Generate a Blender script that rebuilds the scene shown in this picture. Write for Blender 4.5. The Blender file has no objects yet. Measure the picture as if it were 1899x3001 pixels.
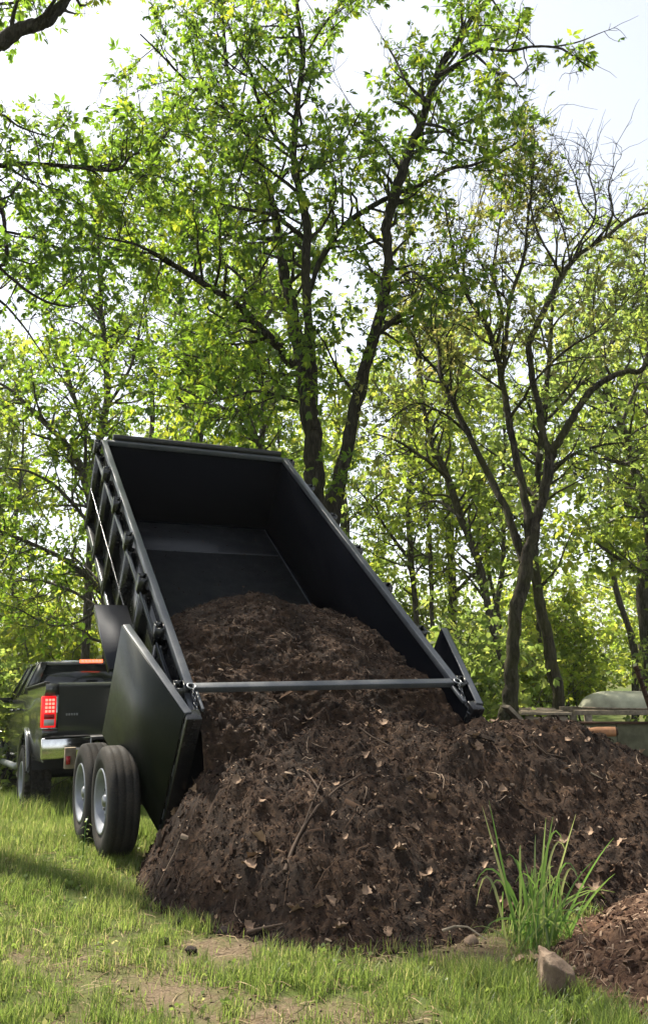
import bpy, math, random
import numpy as np
from mathutils import Vector

# ------------------------------------------------------------------ camera, sky, sun, exposure
SC = bpy.context.scene
COL = SC.collection
F_PX, CAM_H, PITCH = 2500.0, 1.48, math.radians(9.1)
CP, SP = math.cos(PITCH), math.sin(PITCH)
cam_data = bpy.data.cameras.new("camera")
cam = bpy.data.objects.new("camera", cam_data)
COL.objects.link(cam)
cam.location = (0, 0, CAM_H)
cam.rotation_euler = (math.radians(90) + PITCH, 0, 0)
cam_data.sensor_fit = 'VERTICAL'
cam_data.sensor_height = 36.0
cam_data.lens = 36.0 * F_PX / 3001.0
cam_data.clip_start = 0.05
cam_data.clip_end = 2000
SC.camera = cam

SUN_AZ, SUN_EL = -46.0, 57.0          # degrees from +Y (forward), negative = left
sd = Vector((math.sin(math.radians(SUN_AZ)) * math.cos(math.radians(SUN_EL)),
             math.cos(math.radians(SUN_AZ)) * math.cos(math.radians(SUN_EL)),
             math.sin(math.radians(SUN_EL))))
world = bpy.data.worlds.new("World")
SC.world = world
world.use_nodes = True
wn, wl = world.node_tree.nodes, world.node_tree.links
bg = wn["Background"]
sky = wn.new("ShaderNodeTexSky")
sky.sky_type = 'NISHITA'
sky.sun_disc = False
sky.sun_elevation = math.radians(SUN_EL)
sky.sun_rotation = math.radians(SUN_AZ)
sky.air_density = 1.0
sky.dust_density = 1.2
sky.ozone_density = 1.0
hs = wn.new("ShaderNodeHueSaturation")
hs.inputs['Saturation'].default_value = 0.34
wl.new(sky.outputs[0], hs.inputs['Color'])
wl.new(hs.outputs[0], bg.inputs['Color'])
bg.inputs['Strength'].default_value = 0.10
sun_data = bpy.data.lights.new("sun", 'SUN')
sun_data.energy = 5.0
sun_data.angle = math.radians(1.5)
sun_data.color = (1.0, 0.93, 0.80)
sun = bpy.data.objects.new("sun", sun_data)
sun.rotation_euler = (-sd).to_track_quat('-Z', 'Y').to_euler()
sun.location = (-20, 10, 30)
COL.objects.link(sun)
SC.view_settings.view_transform = 'Standard'
SC.view_settings.look = 'None'
SC.view_settings.gamma = 1.0
SC.view_settings.use_curve_mapping = False
SC.view_settings.exposure = 1.45
SC.render.engine = 'CYCLES'
SC.cycles.use_denoising = True
SC.cycles.max_bounces = 6
SC.cycles.transmission_bounces = 6
SC.cycles.diffuse_bounces = 4
SC.cycles.glossy_bounces = 3
SC.cycles.caustics_reflective = False
SC.cycles.caustics_refractive = False
SC.cycles.sample_clamp_indirect = 6.0

RNG = np.random.default_rng(7)
random.seed(7)

# ------------------------------------------------------------------ photo-to-place measuring helpers
def ray(px, py):
    a, b = (px - 949.5) / F_PX, (py - 1500.5) / F_PX
    return np.array([a, CP + b * SP, SP - b * CP])
def at(px, py, Y):
    r = ray(px, py)
    return r * (Y / r[1]) + np.array([0, 0, CAM_H])
def on_ground(px, py, z=0.0):
    r = ray(px, py)
    return r * ((z - CAM_H) / r[2]) + np.array([0, 0, CAM_H])
def project(P):
    P = np.asarray(P, float)
    x, y, z = P[..., 0], P[..., 1], P[..., 2] - CAM_H
    zc = y * CP + z * SP
    yc = y * SP - z * CP
    zc = np.where(zc < 0.1, 0.1, zc)
    return 949.5 + F_PX * x / zc, 1500.5 + F_PX * yc / zc

GY = [-5, 6.2, 7.3, 9.5, 11.8, 15, 18, 24, 60]
GZ = [0, 0, -0.06, -0.36, -0.66, -0.94, -1.05, -1.1, -1.1]
def lattice(nx, ny, seed):
    return np.random.default_rng(seed).random((nx, ny))
_L = [lattice(64, 64, 100 + i) for i in range(6)]
def vnoise(x, y, scale, k=0):
    x = np.asarray(x, float) / scale + 17.3
    y = np.asarray(y, float) / scale + 9.1
    xi, yi = np.floor(x).astype(int), np.floor(y).astype(int)
    fx, fy = x - xi, y - yi
    fx, fy = fx * fx * (3 - 2 * fx), fy * fy * (3 - 2 * fy)
    L = _L[k % 6]
    g = lambda i, j: L[i % 64, j % 64]
    return (g(xi, yi) * (1 - fx) * (1 - fy) + g(xi + 1, yi) * fx * (1 - fy)
            + g(xi, yi + 1) * (1 - fx) * fy + g(xi + 1, yi + 1) * fx * fy)
def fbm(x, y, scale, octs=4, k=0):
    s, a, t = 0, 1.0, 0
    for o in range(octs):
        s = s + a * vnoise(x, y, scale / 2 ** o, k + o)
        t += a
        a *= 0.5
    return s / t
def ground_z(x, y):
    x, y = np.asarray(x, float), np.asarray(y, float)
    base = np.interp(y, GY, GZ)
    fx = 1.0 - 0.6 * np.clip((x - 0.3) / 2.5, 0, 1)
    fade = np.clip((60 - np.hypot(x, y)) / 30, 0, 1)
    return base * fx + (fbm(x, y, 1.3, 3, 2) - 0.5) * 0.07 * fade

# ------------------------------------------------------------------ materials
def mat(name):
    m = bpy.data.materials.new(name)
    m.use_nodes = True
    nt = m.node_tree
    return m, nt, nt.nodes["Principled BSDF"], nt.nodes["Material Output"]
def ramp(nt, stops, fac=None):
    r = nt.nodes.new("ShaderNodeValToRGB")
    e = r.color_ramp.elements
    while len(e) < len(stops):
        e.new(0.5)
    for el, (p, c) in zip(e, stops):
        el.position = p
        el.color = (*c, 1)
    if fac is not None:
        nt.links.new(fac, r.inputs[0])
    return r
def noise(nt, scale, detail=5, rough=0.6, vec=None, dist=0.0):
    n = nt.nodes.new("ShaderNodeTexNoise")
    n.inputs['Scale'].default_value = scale
    n.inputs['Detail'].default_value = detail
    n.inputs['Roughness'].default_value = rough
    n.inputs['Distortion'].default_value = dist
    if vec is None:
        tc = nt.nodes.new("ShaderNodeTexCoord")
        vec = tc.outputs['Object']
    nt.links.new(vec, n.inputs['Vector'])
    return n
def bump(nt, height, strength, dist, bsdf):
    b = nt.nodes.new("ShaderNodeBump")
    b.inputs['Strength'].default_value = strength
    b.inputs['Distance'].default_value = dist
    nt.links.new(height, b.inputs['Height'])
    nt.links.new(b.outputs[0], bsdf.inputs['Normal'])
    return b
def simple(name, col, rough=0.5, metal=0.0, var=0.25, scale=8, spec=0.5, bmp=0.0):
    m, nt, b, o = mat(name)
    n = noise(nt, scale)
    lo = tuple(c * (1 - var) for c in col)
    hi = tuple(min(1, c * (1 + var)) for c in col)
    r = ramp(nt, [(0.3, lo), (0.7, hi)], n.outputs['Fac'])
    nt.links.new(r.outputs[0], b.inputs['Base Color'])
    b.inputs['Roughness'].default_value = rough
    b.inputs['Metallic'].default_value = metal
    b.inputs['Specular IOR Level'].default_value = spec
    if bmp:
        bump(nt, n.outputs['Fac'], bmp, 0.01, b)
    return m
def leaf_mat(name, dark, mid, bright, trans=0.55, gl=0.018, hue=0.479, val=3.2):
    m, nt, b, o = mat(name)
    at_ = nt.nodes.new("ShaderNodeAttribute")
    at_.attribute_name = "rnd"
    r = ramp(nt, [(0.0, dark), (0.55, mid), (1.0, bright)], at_.outputs['Fac'])
    d = nt.nodes.new("ShaderNodeBsdfDiffuse")
    t = nt.nodes.new("ShaderNodeBsdfTranslucent")
    hsv = nt.nodes.new("ShaderNodeHueSaturation")
    hsv.inputs['Hue'].default_value = hue
    hsv.inputs['Saturation'].default_value = 1.08
    hsv.inputs['Value'].default_value = val
    nt.links.new(r.outputs[0], d.inputs['Color'])
    nt.links.new(r.outputs[0], hsv.inputs['Color'])
    nt.links.new(hsv.outputs[0], t.inputs['Color'])
    mx = nt.nodes.new("ShaderNodeMixShader")
    mx.inputs[0].default_value = trans
    nt.links.new(d.outputs[0], mx.inputs[1])
    nt.links.new(t.outputs[0], mx.inputs[2])
    g = nt.nodes.new("ShaderNodeBsdfGlossy")
    g.inputs['Roughness'].default_value = 0.35
    mx2 = nt.nodes.new("ShaderNodeMixShader")
    mx2.inputs[0].default_value = gl
    nt.links.new(mx.outputs[0], mx2.inputs[1])
    nt.links.new(g.outputs[0], mx2.inputs[2])
    nt.links.new(mx2.outputs[0], o.inputs['Surface'])
    return m
def bark_mat(name, dark, light, moss=0.0):
    m, nt, b, o = mat(name)
    tc = nt.nodes.new("ShaderNodeTexCoord")
    mp = nt.nodes.new("ShaderNodeMapping")
    mp.inputs['Scale'].default_value = (1, 1, 0.22)
    nt.links.new(tc.outputs['Object'], mp.inputs['Vector'])
    n1 = noise(nt, 26, 6, 0.7, mp.outputs[0], 0.6)
    n2 = noise(nt, 2.2, 4, 0.6, tc.outputs['Object'])
    r = ramp(nt, [(0.40, dark), (0.52, tuple(a * .6 + c * .4 for a, c in zip(dark, light))), (0.63, light)], n1.outputs['Fac'])
    col = r.outputs[0]
    r2 = ramp(nt, [(0.40, (0.0, 0.0, 0.0)), (0.62, (1, 1, 1))], n2.outputs['Fac'])
    mxn = nt.nodes.new("ShaderNodeMix")
    mxn.data_type = 'RGBA'
    mu = nt.nodes.new("ShaderNodeMath")
    mu.operation = 'MULTIPLY'
    mu.inputs[1].default_value = moss
    nt.links.new(r2.outputs[0], mu.inputs[0])
    nt.links.new(mu.outputs[0], mxn.inputs['Factor'])
    nt.links.new(col, mxn.inputs['A'])
    mxn.inputs['B'].default_value = (0.075, 0.075, 0.025, 1)
    nt.links.new(mxn.outputs['Result'], b.inputs['Base Color'])
    b.inputs['Roughness'].default_value = 0.9
    b.inputs['Specular IOR Level'].default_value = 0.2
    bump(nt, n1.outputs['Fac'], 1.0, 0.05, b)
    return m
def paint_mat(name, col, rough, dust=0.0, dust_col=(0.08, 0.075, 0.06), scale=3.0, metal=0.0, coat=0.0):
    m, nt, b, o = mat(name)
    n1 = noise(nt, scale, 6, 0.65)
    n2 = noise(nt, scale * 14, 4, 0.7)
    mx = nt.nodes.new("ShaderNodeMix")
    mx.data_type = 'RGBA'
    mm = nt.nodes.new("ShaderNodeMath")
    mm.operation = 'MULTIPLY'
    nt.links.new(n1.outputs['Fac'], mm.inputs[0])
    nt.links.new(n2.outputs['Fac'], mm.inputs[1])
    rr = ramp(nt, [(0.18, (0, 0, 0)), (0.42, (dust,) * 3)], mm.outputs[0])
    nt.links.new(rr.outputs[0], mx.inputs['Factor'])
    mx.inputs['A'].default_value = (*col, 1)
    mx.inputs['B'].default_value = (*dust_col, 1)
    nt.links.new(mx.outputs['Result'], b.inputs['Base Color'])
    ro = ramp(nt, [(0.3, (rough * 0.75,) * 3), (0.7, (min(1, rough * 1.35),) * 3)], n1.outputs['Fac'])
    nt.links.new(ro.outputs[0], b.inputs['Roughness'])
    b.inputs['Metallic'].default_value = metal
    b.inputs['Coat Weight'].default_value = coat
    b.inputs['Coat Roughness'].default_value = 0.08
    return m
def spec(m, v):
    m.node_tree.nodes['Principled BSDF'].inputs['Specular IOR Level'].default_value = v
    return m
def emit_mat(name, col, strength):
    m, nt, b, o = mat(name)
    b.inputs['Base Color'].default_value = (*col, 1)
    b.inputs['Emission Color'].default_value = (*col, 1)
    b.inputs['Emission Strength'].default_value = strength
    b.inputs['Roughness'].default_value = 0.2
    return m

M = {}
M['trailer'] = paint_mat('trailer black paint', (0.007, 0.0075, 0.009), 0.24, 0.25, (0.035, 0.033, 0.03), 4)
M['rail'] = paint_mat('sky sheen rail paint', (0.050, 0.056, 0.066), 0.36, 0.5, (0.15, 0.15, 0.15), 7)  # sky reflection on the rails put into a paler base colour, plus dust
M['bedin'] = paint_mat('shaded bed steel', (0.0035, 0.004, 0.006), 0.8, 0.2, (0.008, 0.008, 0.009), 5)  # near black and sheenless: shade inside the bed is put into the colour
spec(M['bedin'], 0.0)
M['bedfloor'] = paint_mat('scuffed floor steel', (0.010, 0.0115, 0.015), 0.42, 0.5, (0.030, 0.030, 0.032), 4)
spec(M['bedfloor'], 0.4)
M['door'] = paint_mat('door steel paint', (0.007, 0.010, 0.007), 0.42, 0.45, (0.022, 0.024, 0.014), 3)
spec(M['door'], 0.18)
M['truck'] = paint_mat('truck paint', (0.060, 0.063, 0.060), 0.20, 0.25, (0.08, 0.07, 0.05), 5, 0.35, 0.6)
M['chrome'] = simple('chrome', (0.62, 0.62, 0.60), 0.12, 1.0, 0.1, 20)
M['steel'] = simple('galvanised steel', (0.27, 0.275, 0.28), 0.42, 0.9, 0.25, 25)
M['rim'] = simple('silver painted rim', (0.21, 0.22, 0.24), 0.36, 0.3, 0.2, 14)
M['tyre'] = paint_mat('tyre rubber', (0.012, 0.0115, 0.011), 0.78, 0.75, (0.062, 0.052, 0.040), 6)
spec(M['tyre'], 0.25)
M['plastic'] = simple('black plastic', (0.012, 0.012, 0.013), 0.55, 0, 0.3, 20)
M['red_lamp'] = emit_mat('red lamp', (0.75, 0.012, 0.015), 0.35)
M['led'] = emit_mat('lit led', (1.0, 0.14, 0.10), 1.3)
M['amber'] = emit_mat('amber brake lamp', (1.0, 0.11, 0.04), 1.4)
M['lens'] = simple('clear lens', (0.55, 0.5, 0.5), 0.15, 0, 0.1, 20)
M['red_lens'] = simple('red lens', (0.35, 0.01, 0.015), 0.12, 0, 0.1, 20)
gm, gnt, gb, go = mat('window glass')
gb.inputs['Base Color'].default_value = (0.012, 0.016, 0.015, 1)
gb.inputs['Roughness'].default_value = 0.04
gb.inputs['Transmission Weight'].default_value = 0.45
gb.inputs['IOR'].default_value = 1.5
M['glass'] = gm
M['bark'] = bark_mat('hickory bark', (0.010, 0.008, 0.0065), (0.070, 0.058, 0.046), 0.2)
M['bark_moss'] = bark_mat('mossy bark', (0.008, 0.006, 0.0045), (0.085, 0.070, 0.054), 0.5)
M['bark_far'] = bark_mat('grey bark', (0.035, 0.030, 0.024), (0.15, 0.13, 0.11), 0.25)
M['leaf'] = leaf_mat('hickory leaf', (0.034, 0.068, 0.012), (0.068, 0.116, 0.017), (0.130, 0.153, 0.022), 0.66, 0.015, 0.484)
M['leaf_pale'] = leaf_mat('oak spring leaf', (0.065, 0.075, 0.024), (0.10, 0.120, 0.034), (0.145, 0.14, 0.045), 0.6)
M['leaf_far'] = leaf_mat('woodland leaf', (0.060, 0.092, 0.026), (0.096, 0.135, 0.034), (0.150, 0.168, 0.046), 0.68, 0.018, 0.487)
M['leaf_shrub'] = leaf_mat('shrub leaf', (0.060, 0.092, 0.020), (0.104, 0.145, 0.026), (0.160, 0.175, 0.034), 0.68, 0.018, 0.487)
M['grass'] = leaf_mat('grass blade', (0.066, 0.102, 0.026), (0.108, 0.152, 0.038), (0.24, 0.225, 0.10), 0.48, 0.02, 0.487, 2.7)
M['blade'] = leaf_mat('tall grass', (0.055, 0.110, 0.028), (0.095, 0.160, 0.04), (0.17, 0.19, 0.08), 0.5, 0.04, 0.487, 3.3)  # brightened: sunlight on the shaded tuft is put into the blade colour
M['weathered'] = simple('weathered wood', (0.22, 0.18, 0.13), 0.85, 0, 0.4, 18, 0.2, 0.4)
M['greyboard'] = simple('grey mossy plywood', (0.105, 0.100, 0.066), 0.9, 0, 0.45, 5, 0.1, 0.2)
M['canoe'] = simple('faded canoe hull', (0.34, 0.335, 0.245), 0.75, 0, 0.4, 3.5, 0.2, 0.1)
M['rust'] = simple('rusty iron', (0.05, 0.026, 0.016), 0.85, 0.2, 0.6, 9, 0.3, 0.3)
M['log'] = simple('peeled log', (0.30, 0.15, 0.075), 0.8, 0, 0.35, 14, 0.2, 0.3)
M['logend'] = simple('dark log end', (0.045, 0.03, 0.02), 0.9, 0, 0.4, 30, 0.2)

def soil_mat(name, cols, scale, rough=0.95):
    m, nt, b, o = mat(name)
    n1 = noise(nt, scale, 8, 0.72)
    n2 = noise(nt, scale * 0.12, 3, 0.5)
    n3 = noise(nt, scale * 4.0, 4, 0.7)
    r = ramp(nt, cols, n1.outputs['Fac'])
    mx = nt.nodes.new("ShaderNodeMix")
    mx.data_type = 'RGBA'
    mx.blend_type = 'MULTIPLY'
    mx.inputs['Factor'].default_value = 1.0
    r2 = ramp(nt, [(0.35, (0.6, 0.6, 0.6)), (0.68, (1.4, 1.25, 1.1))], n2.outputs['Fac'])
    nt.links.new(r.outputs[0], mx.inputs['A'])
    nt.links.new(r2.outputs[0], mx.inputs['B'])
    nt.links.new(mx.outputs['Result'], b.inputs['Base Color'])
    b.inputs['Roughness'].default_value = rough
    b.inputs['Specular IOR Level'].default_value = 0.25
    bump(nt, n3.outputs['Fac'], 0.8, 0.012, b)
    return m
M['mulch'] = soil_mat('dark leaf mulch', [(0.30, (0.009, 0.0055, 0.0037)), (0.5, (0.029, 0.018, 0.0115)), (0.70, (0.072, 0.045, 0.027))], 28)
M['mulch_red'] = soil_mat('reddish mulch', [(0.30, (0.028, 0.015, 0.010)), (0.5, (0.075, 0.044, 0.029)), (0.7, (0.155, 0.10, 0.065))], 28)  # reddish, and brightened: sunlight on the small heap is put into the colour
M['clod'] = simple('soil clod', (0.022, 0.016, 0.014), 0.95, 0, 0.5, 40, 0.2, 0.4)
def chip_mat(name, stops):
    m, nt, b, o = mat(name)
    a = nt.nodes.new("ShaderNodeAttribute")
    a.attribute_name = "rnd"
    r = ramp(nt, stops, a.outputs['Fac'])
    nt.links.new(r.outputs[0], b.inputs['Base Color'])
    b.inputs['Roughness'].default_value = 0.9
    b.inputs['Specular IOR Level'].default_value = 0.12
    return m
M['chips'] = chip_mat('mulch chips', [(0.0, (0.008, 0.005, 0.0038)), (0.5, (0.021, 0.0125, 0.009)), (0.82, (0.052, 0.030, 0.019)), (0.94, (0.105, 0.068, 0.044)), (0.99, (0.25, 0.19, 0.14))])
M['chips_red'] = chip_mat('red mulch chips', [(0.0, (0.026, 0.014, 0.010)), (0.45, (0.080, 0.046, 0.031)), (0.8, (0.165, 0.106, 0.070)), (0.97, (0.33, 0.24, 0.17))])  # brightened with the small heap, its sunlight is in the colour
M['deadleaf'] = simple('dead leaf', (0.23, 0.15, 0.095), 0.7, 0, 0.45, 9, 0.3)
M['stick'] = simple('twig bark', (0.065, 0.045, 0.032), 0.85, 0, 0.4, 20, 0.2)
# field stone
m, nt, b, o = mat('field stone')
n1 = noise(nt, 9, 7, 0.65); n2 = noise(nt, 60, 4, 0.7)
r = ramp(nt, [(0.3, (0.085, 0.053, 0.034)), (0.55, (0.18, 0.125, 0.083)), (0.75, (0.28, 0.215, 0.15))], n1.outputs['Fac'])
nt.links.new(r.outputs[0], b.inputs['Base Color']); b.inputs['Roughness'].default_value = 0.9
bump(nt, n2.outputs['Fac'], 0.6, 0.01, b)
M['stone'] = m
# ground: straw, bare soil and low green, by the ground's own grass cover
m, nt, b, o = mat('ground')
n1 = noise(nt, 9, 8, 0.7); n2 = noise(nt, 60, 5, 0.75); n3 = noise(nt, 1.6, 4, 0.6)
soil = ramp(nt, [(0.3, (0.060, 0.043, 0.028)), (0.5, (0.125, 0.092, 0.058)), (0.7, (0.20, 0.155, 0.10))], n2.outputs['Fac'])
green = ramp(nt, [(0.32, (0.030, 0.048, 0.012)), (0.5, (0.060, 0.085, 0.018)), (0.7, (0.115, 0.115, 0.035))], n1.outputs['Fac'])
aa = nt.nodes.new("ShaderNodeAttribute"); aa.attribute_name = "cover"
mth = nt.nodes.new("ShaderNodeMath"); mth.operation = 'ADD'
nt.links.new(aa.outputs['Fac'], mth.inputs[0])
ms = nt.nodes.new("ShaderNodeMath"); ms.operation = 'MULTIPLY_ADD'
ms.inputs[1].default_value = 0.9; ms.inputs[2].default_value = -0.45
nt.links.new(n1.outputs['Fac'], ms.inputs[0]); nt.links.new(ms.outputs[0], mth.inputs[1])
rc = ramp(nt, [(0.32, (0, 0, 0)), (0.62, (1, 1, 1))], mth.outputs[0])
mx = nt.nodes.new("ShaderNodeMix"); mx.data_type = 'RGBA'
nt.links.new(rc.outputs[0], mx.inputs['Factor'])
nt.links.new(soil.outputs[0], mx.inputs['A']); nt.links.new(green.outputs[0], mx.inputs['B'])
nt.links.new(mx.outputs['Result'], b.inputs['Base Color'])
b.inputs['Roughness'].default_value = 0.95; b.inputs['Specular IOR Level'].default_value = 0.15
bump(nt, n2.outputs['Fac'], 0.7, 0.02, b)
M['ground'] = m
# tread plate for the fenders
m, nt, b, o = mat('tread plate')
tc = nt.nodes.new("ShaderNodeTexCoord")
vo = nt.nodes.new("ShaderNodeTexChecker"); vo.inputs['Scale'].default_value = 55
mp = nt.nodes.new("ShaderNodeMapping"); mp.inputs['Rotation'].default_value = (0, 0, 0.785)
nt.links.new(tc.outputs['Object'], mp.inputs['Vector']); nt.links.new(mp.outputs[0], vo.inputs['Vector'])
b.inputs['Base Color'].default_value = (0.02, 0.022, 0.028, 1); b.inputs['Roughness'].default_value = 0.7; b.inputs['Specular IOR Level'].default_value = 0.15
bump(nt, vo.outputs['Fac'], 0.8, 0.004, b)
M['tread'] = m

# ------------------------------------------------------------------ mesh helpers
def tag(o, label=None, cat=None, group=None, kind=None):
    if label: o['label'] = label
    if cat: o['category'] = cat
    if group: o['group'] = group
    if kind: o['kind'] = kind
    return o
def empty(name, loc=(0, 0, 0), rot=(0, 0, 0), parent=None):
    o = bpy.data.objects.new(name, None)
    o.empty_display_size = 0.2
    COL.objects.link(o)
    o.location = loc
    o.rotation_euler = rot
    o.parent = parent
    return o
def np_mesh(name, verts, faces, smooth=False, rnd=None):
    """verts (N,3), faces (F,k) with k = 3 or 4"""
    me = bpy.data.meshes.new(name)
    verts = np.ascontiguousarray(verts, np.float32)
    faces = np.ascontiguousarray(faces, np.int32)
    k = faces.shape[1]
    me.vertices.add(len(verts))
    me.vertices.foreach_set('co', verts.ravel())
    me.loops.add(faces.size)
    me.loops.foreach_set('vertex_index', faces.ravel())
    me.polygons.add(len(faces))
    me.polygons.foreach_set('loop_start', np.arange(0, faces.size, k, dtype=np.int32))
    if smooth:
        me.polygons.foreach_set('use_smooth', np.ones(len(faces), bool))
    me.update(calc_edges=True)
    if rnd is not None:
        a = me.attributes.new('rnd', 'FLOAT', 'POINT')
        a.data.foreach_set('value', np.ascontiguousarray(rnd, np.float32))
    return me
def link(name, me, material, parent=None):
    o = bpy.data.objects.new(name, me)
    COL.objects.link(o)
    if material is not None and not me.materials:
        me.materials.append(material)
    o.parent = parent
    return o
class Acc:
    """collects quads into one mesh"""
    def __init__(s):
        s.v, s.f, s.n = [], [], 0
    def add(s, v, f):
        s.v.append(np.asarray(v, float)); s.f.append(np.asarray(f, int) + s.n); s.n += len(v)
        return s
    def tube(s, pts, rad, n=8, cap=True, rough=0.0, seed=0):
        pts = np.asarray(pts, float)
        rad = np.broadcast_to(np.asarray(rad, float), (len(pts),))
        t = np.gradient(pts, axis=0)
        t /= np.linalg.norm(t, axis=1, keepdims=True) + 1e-9
        ref = np.array([0.0, 0.0, 1.0]) if abs(t[:, 2]).mean() < 0.8 else np.array([1.0, 0.0, 0.0])
        a = np.cross(t, ref); a /= np.linalg.norm(a, axis=1, keepdims=True) + 1e-9
        b = np.cross(t, a)
        ang = np.arange(n) * 2 * math.pi / n
        rr_ = np.repeat(rad[:, None], n, 1)
        if rough:
            L_ = np.concatenate([[0], np.cumsum(np.linalg.norm(np.diff(pts, axis=0), axis=1))])
            A_, B_ = np.meshgrid(ang, L_)
            rr_ = rr_ * (1 + rough * (2 * vnoise(np.cos(A_) * 1.6 + seed, B_ * 0.9 + np.sin(A_) * 1.6, 0.55, seed) - 1) + 0.6 * rough * (2 * vnoise(A_ * 2.2 + seed, B_, 0.8, seed + 1) - 1))
        v = pts[:, None] + rr_[:, :, None] * (a[:, None] * np.cos(ang)[None, :, None] + b[:, None] * np.sin(ang)[None, :, None])
        v = v.reshape(-1, 3)
        N = len(pts)
        i = np.arange(N - 1)[:, None] * n
        j = np.arange(n)[None]
        j2 = (j + 1) % n
        f = np.stack([i + j, i + j2, i + n + j2, i + n + j], -1).reshape(-1, 4)
        s.add(v, f)
        if cap:
            base = s.n
            for e, k in ((0, 0), (N - 1, 1)):
                ring = np.arange(n) + e * n
                c = pts[e]
                vv = np.vstack([v[ring], c[None]])
                jj = np.arange(0, n, 2)
                ff = np.stack([np.full(len(jj), n), jj, (jj + 1) % n, (jj + 2) % n], -1)
                if k: ff = ff[:, ::-1]
                s.add(vv, ff)
        return s
    def box(s, lo, hi, fn=None):
        (x0, y0, z0), (x1, y1, z1) = lo, hi
        v = np.array([(x0, y0, z0), (x1, y0, z0), (x1, y1, z0), (x0, y1, z0), (x0, y0, z1), (x1, y0, z1), (x1, y1, z1), (x0, y1, z1)], float)
        if fn: v = np.array([fn(*q) for q in v])
        s.add(v, [(0, 3, 2, 1), (4, 5, 6, 7), (0, 1, 5, 4), (1, 2, 6, 5), (2, 3, 7, 6), (3, 0, 4, 7)])
        return s
    def hexa(s, pts):
        s.add(np.array(pts, float), [(0, 3, 2, 1), (4, 5, 6, 7), (0, 1, 5, 4), (1, 2, 6, 5), (2, 3, 7, 6), (3, 0, 4, 7)])
        return s
    def build(s, name, material, parent=None, smooth=False, bevel=0.0, rnd=None):
        me = np_mesh(name, np.vstack(s.v), np.vstack(s.f), smooth, rnd)
        o = link(name, me, material, parent)
        if bevel:
            md = o.modifiers.new('bevel', 'BEVEL')
            md.width = bevel; md.segments = 2; md.limit_method = 'ANGLE'; md.angle_limit = math.radians(40)
        return o
def lathe(profile, n, axis='x'):
    """profile: list of (along, radius); axis x"""
    A = Acc()
    pr = np.array(profile, float)
    ang = np.arange(n) * 2 * math.pi / n
    v = np.stack([np.repeat(pr[:, 0][:, None], n, 1), pr[:, 1][:, None] * np.cos(ang), pr[:, 1][:, None] * np.sin(ang)], -1).reshape(-1, 3)
    i = np.arange(len(pr) - 1)[:, None] * n
    j = np.arange(n)[None]; j2 = (j + 1) % n
    f = np.stack([i + j, i + n + j, i + n + j2, i + j2], -1).reshape(-1, 4)
    return A.add(v, f)
def tps(ctrl):
    c = np.array(ctrl, float)
    n = len(c)
    def U(r2): return np.where(r2 > 1e-12, r2 * np.log(r2 + 1e-12), 0)
    d2 = ((c[:, None, :2] - c[None, :, :2]) ** 2).sum(-1)
    K = U(d2) + np.eye(n) * 0.02
    Pm = np.hstack([np.ones((n, 1)), c[:, :2]])
    A = np.zeros((n + 3, n + 3)); A[:n, :n] = K; A[:n, n:] = Pm; A[n:, :n] = Pm.T
    w = np.linalg.solve(A, np.concatenate([c[:, 2], np.zeros(3)]))
    def ev(x, y):
        d2 = (x[..., None] - c[:, 0]) ** 2 + (y[..., None] - c[:, 1]) ** 2
        return U(d2) @ w[:n] + w[n] + w[n + 1] * x + w[n + 2] * y
    return ev

# ------------------------------------------------------------------ mulch surfaces (needed by the ground cover)
PILE_PTS = [(-1.25, 6.05, 0), (-1.10, 5.47, 0), (-.78, 4.97, 0), (-.28, 4.55, 0), (.17, 4.42, 0), (.62, 4.66, 0), (1.15, 5.0, 0), (1.9, 5.15, 0), (2.9, 5.3, 0),
            (-1.3, 6.6, 0), (-1.05, 6.15, .30), (-.91, 5.85, .47), (-.77, 5.70, .70), (-.58, 5.52, .70), (-.45, 5.28, .54), (-.38, 5.75, .74), (0, 5.9, .79), (.5, 6.1, .87), (.95, 6.35, .91), (-.42, 6.08, .92), (0, 6.22, .97), (.45, 6.42, 1.0), (1.15, 6.6, .90),
            (-.09, 5.08, .42), (.1, 5.5, .63), (.55, 5.5, .58), (.5, 5.0, .28), (1.0, 5.85, .70), (1.36, 6.35, .95), (1.68, 6.45, .95), (2.05, 6.35, .88), (2.35, 6.1, .60), (2.8, 6.05, .22),
            (1.2, 5.6, .42), (1.9, 5.8, .40), (1.5, 5.35, .18), (1.5, 7.3, .15), (2.2, 7.2, .05), (.7, 7.3, .4), (-.2, 6.6, .9), (-.9, 6.9, 0), (3.2, 6.6, 0), (3.4, 5.8, 0), (2.7, 7.2, 0)]
_pile = tps(PILE_PTS)
def pile_base(x, y):
    h = _pile(x, y)
    out = np.minimum.reduce([np.clip((x + 1.45) / 0.25, 0, 1), np.clip((3.5 - x) / 0.3, 0, 1), np.clip((7.6 - y) / 0.3, 0, 1), np.clip((y - 4.15) / 0.2, 0, 1)])
    return np.where(out > 0, h * out - (1 - out) * 0.1, -0.1)
def pile2_base(x, y):
    d = np.hypot((x - 2.28) / 1.18, (y - 4.25) / 1.12)
    return 0.58 * (1 - d) + 0.06 * np.sin(3 * x) * np.clip(1 - d, 0, 1)
def mulch_mask(x, y):
    return (pile_base(x, y) > ground_z(x, y) * 0 + 0.03) | (pile2_base(x, y) > 0.02)

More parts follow.
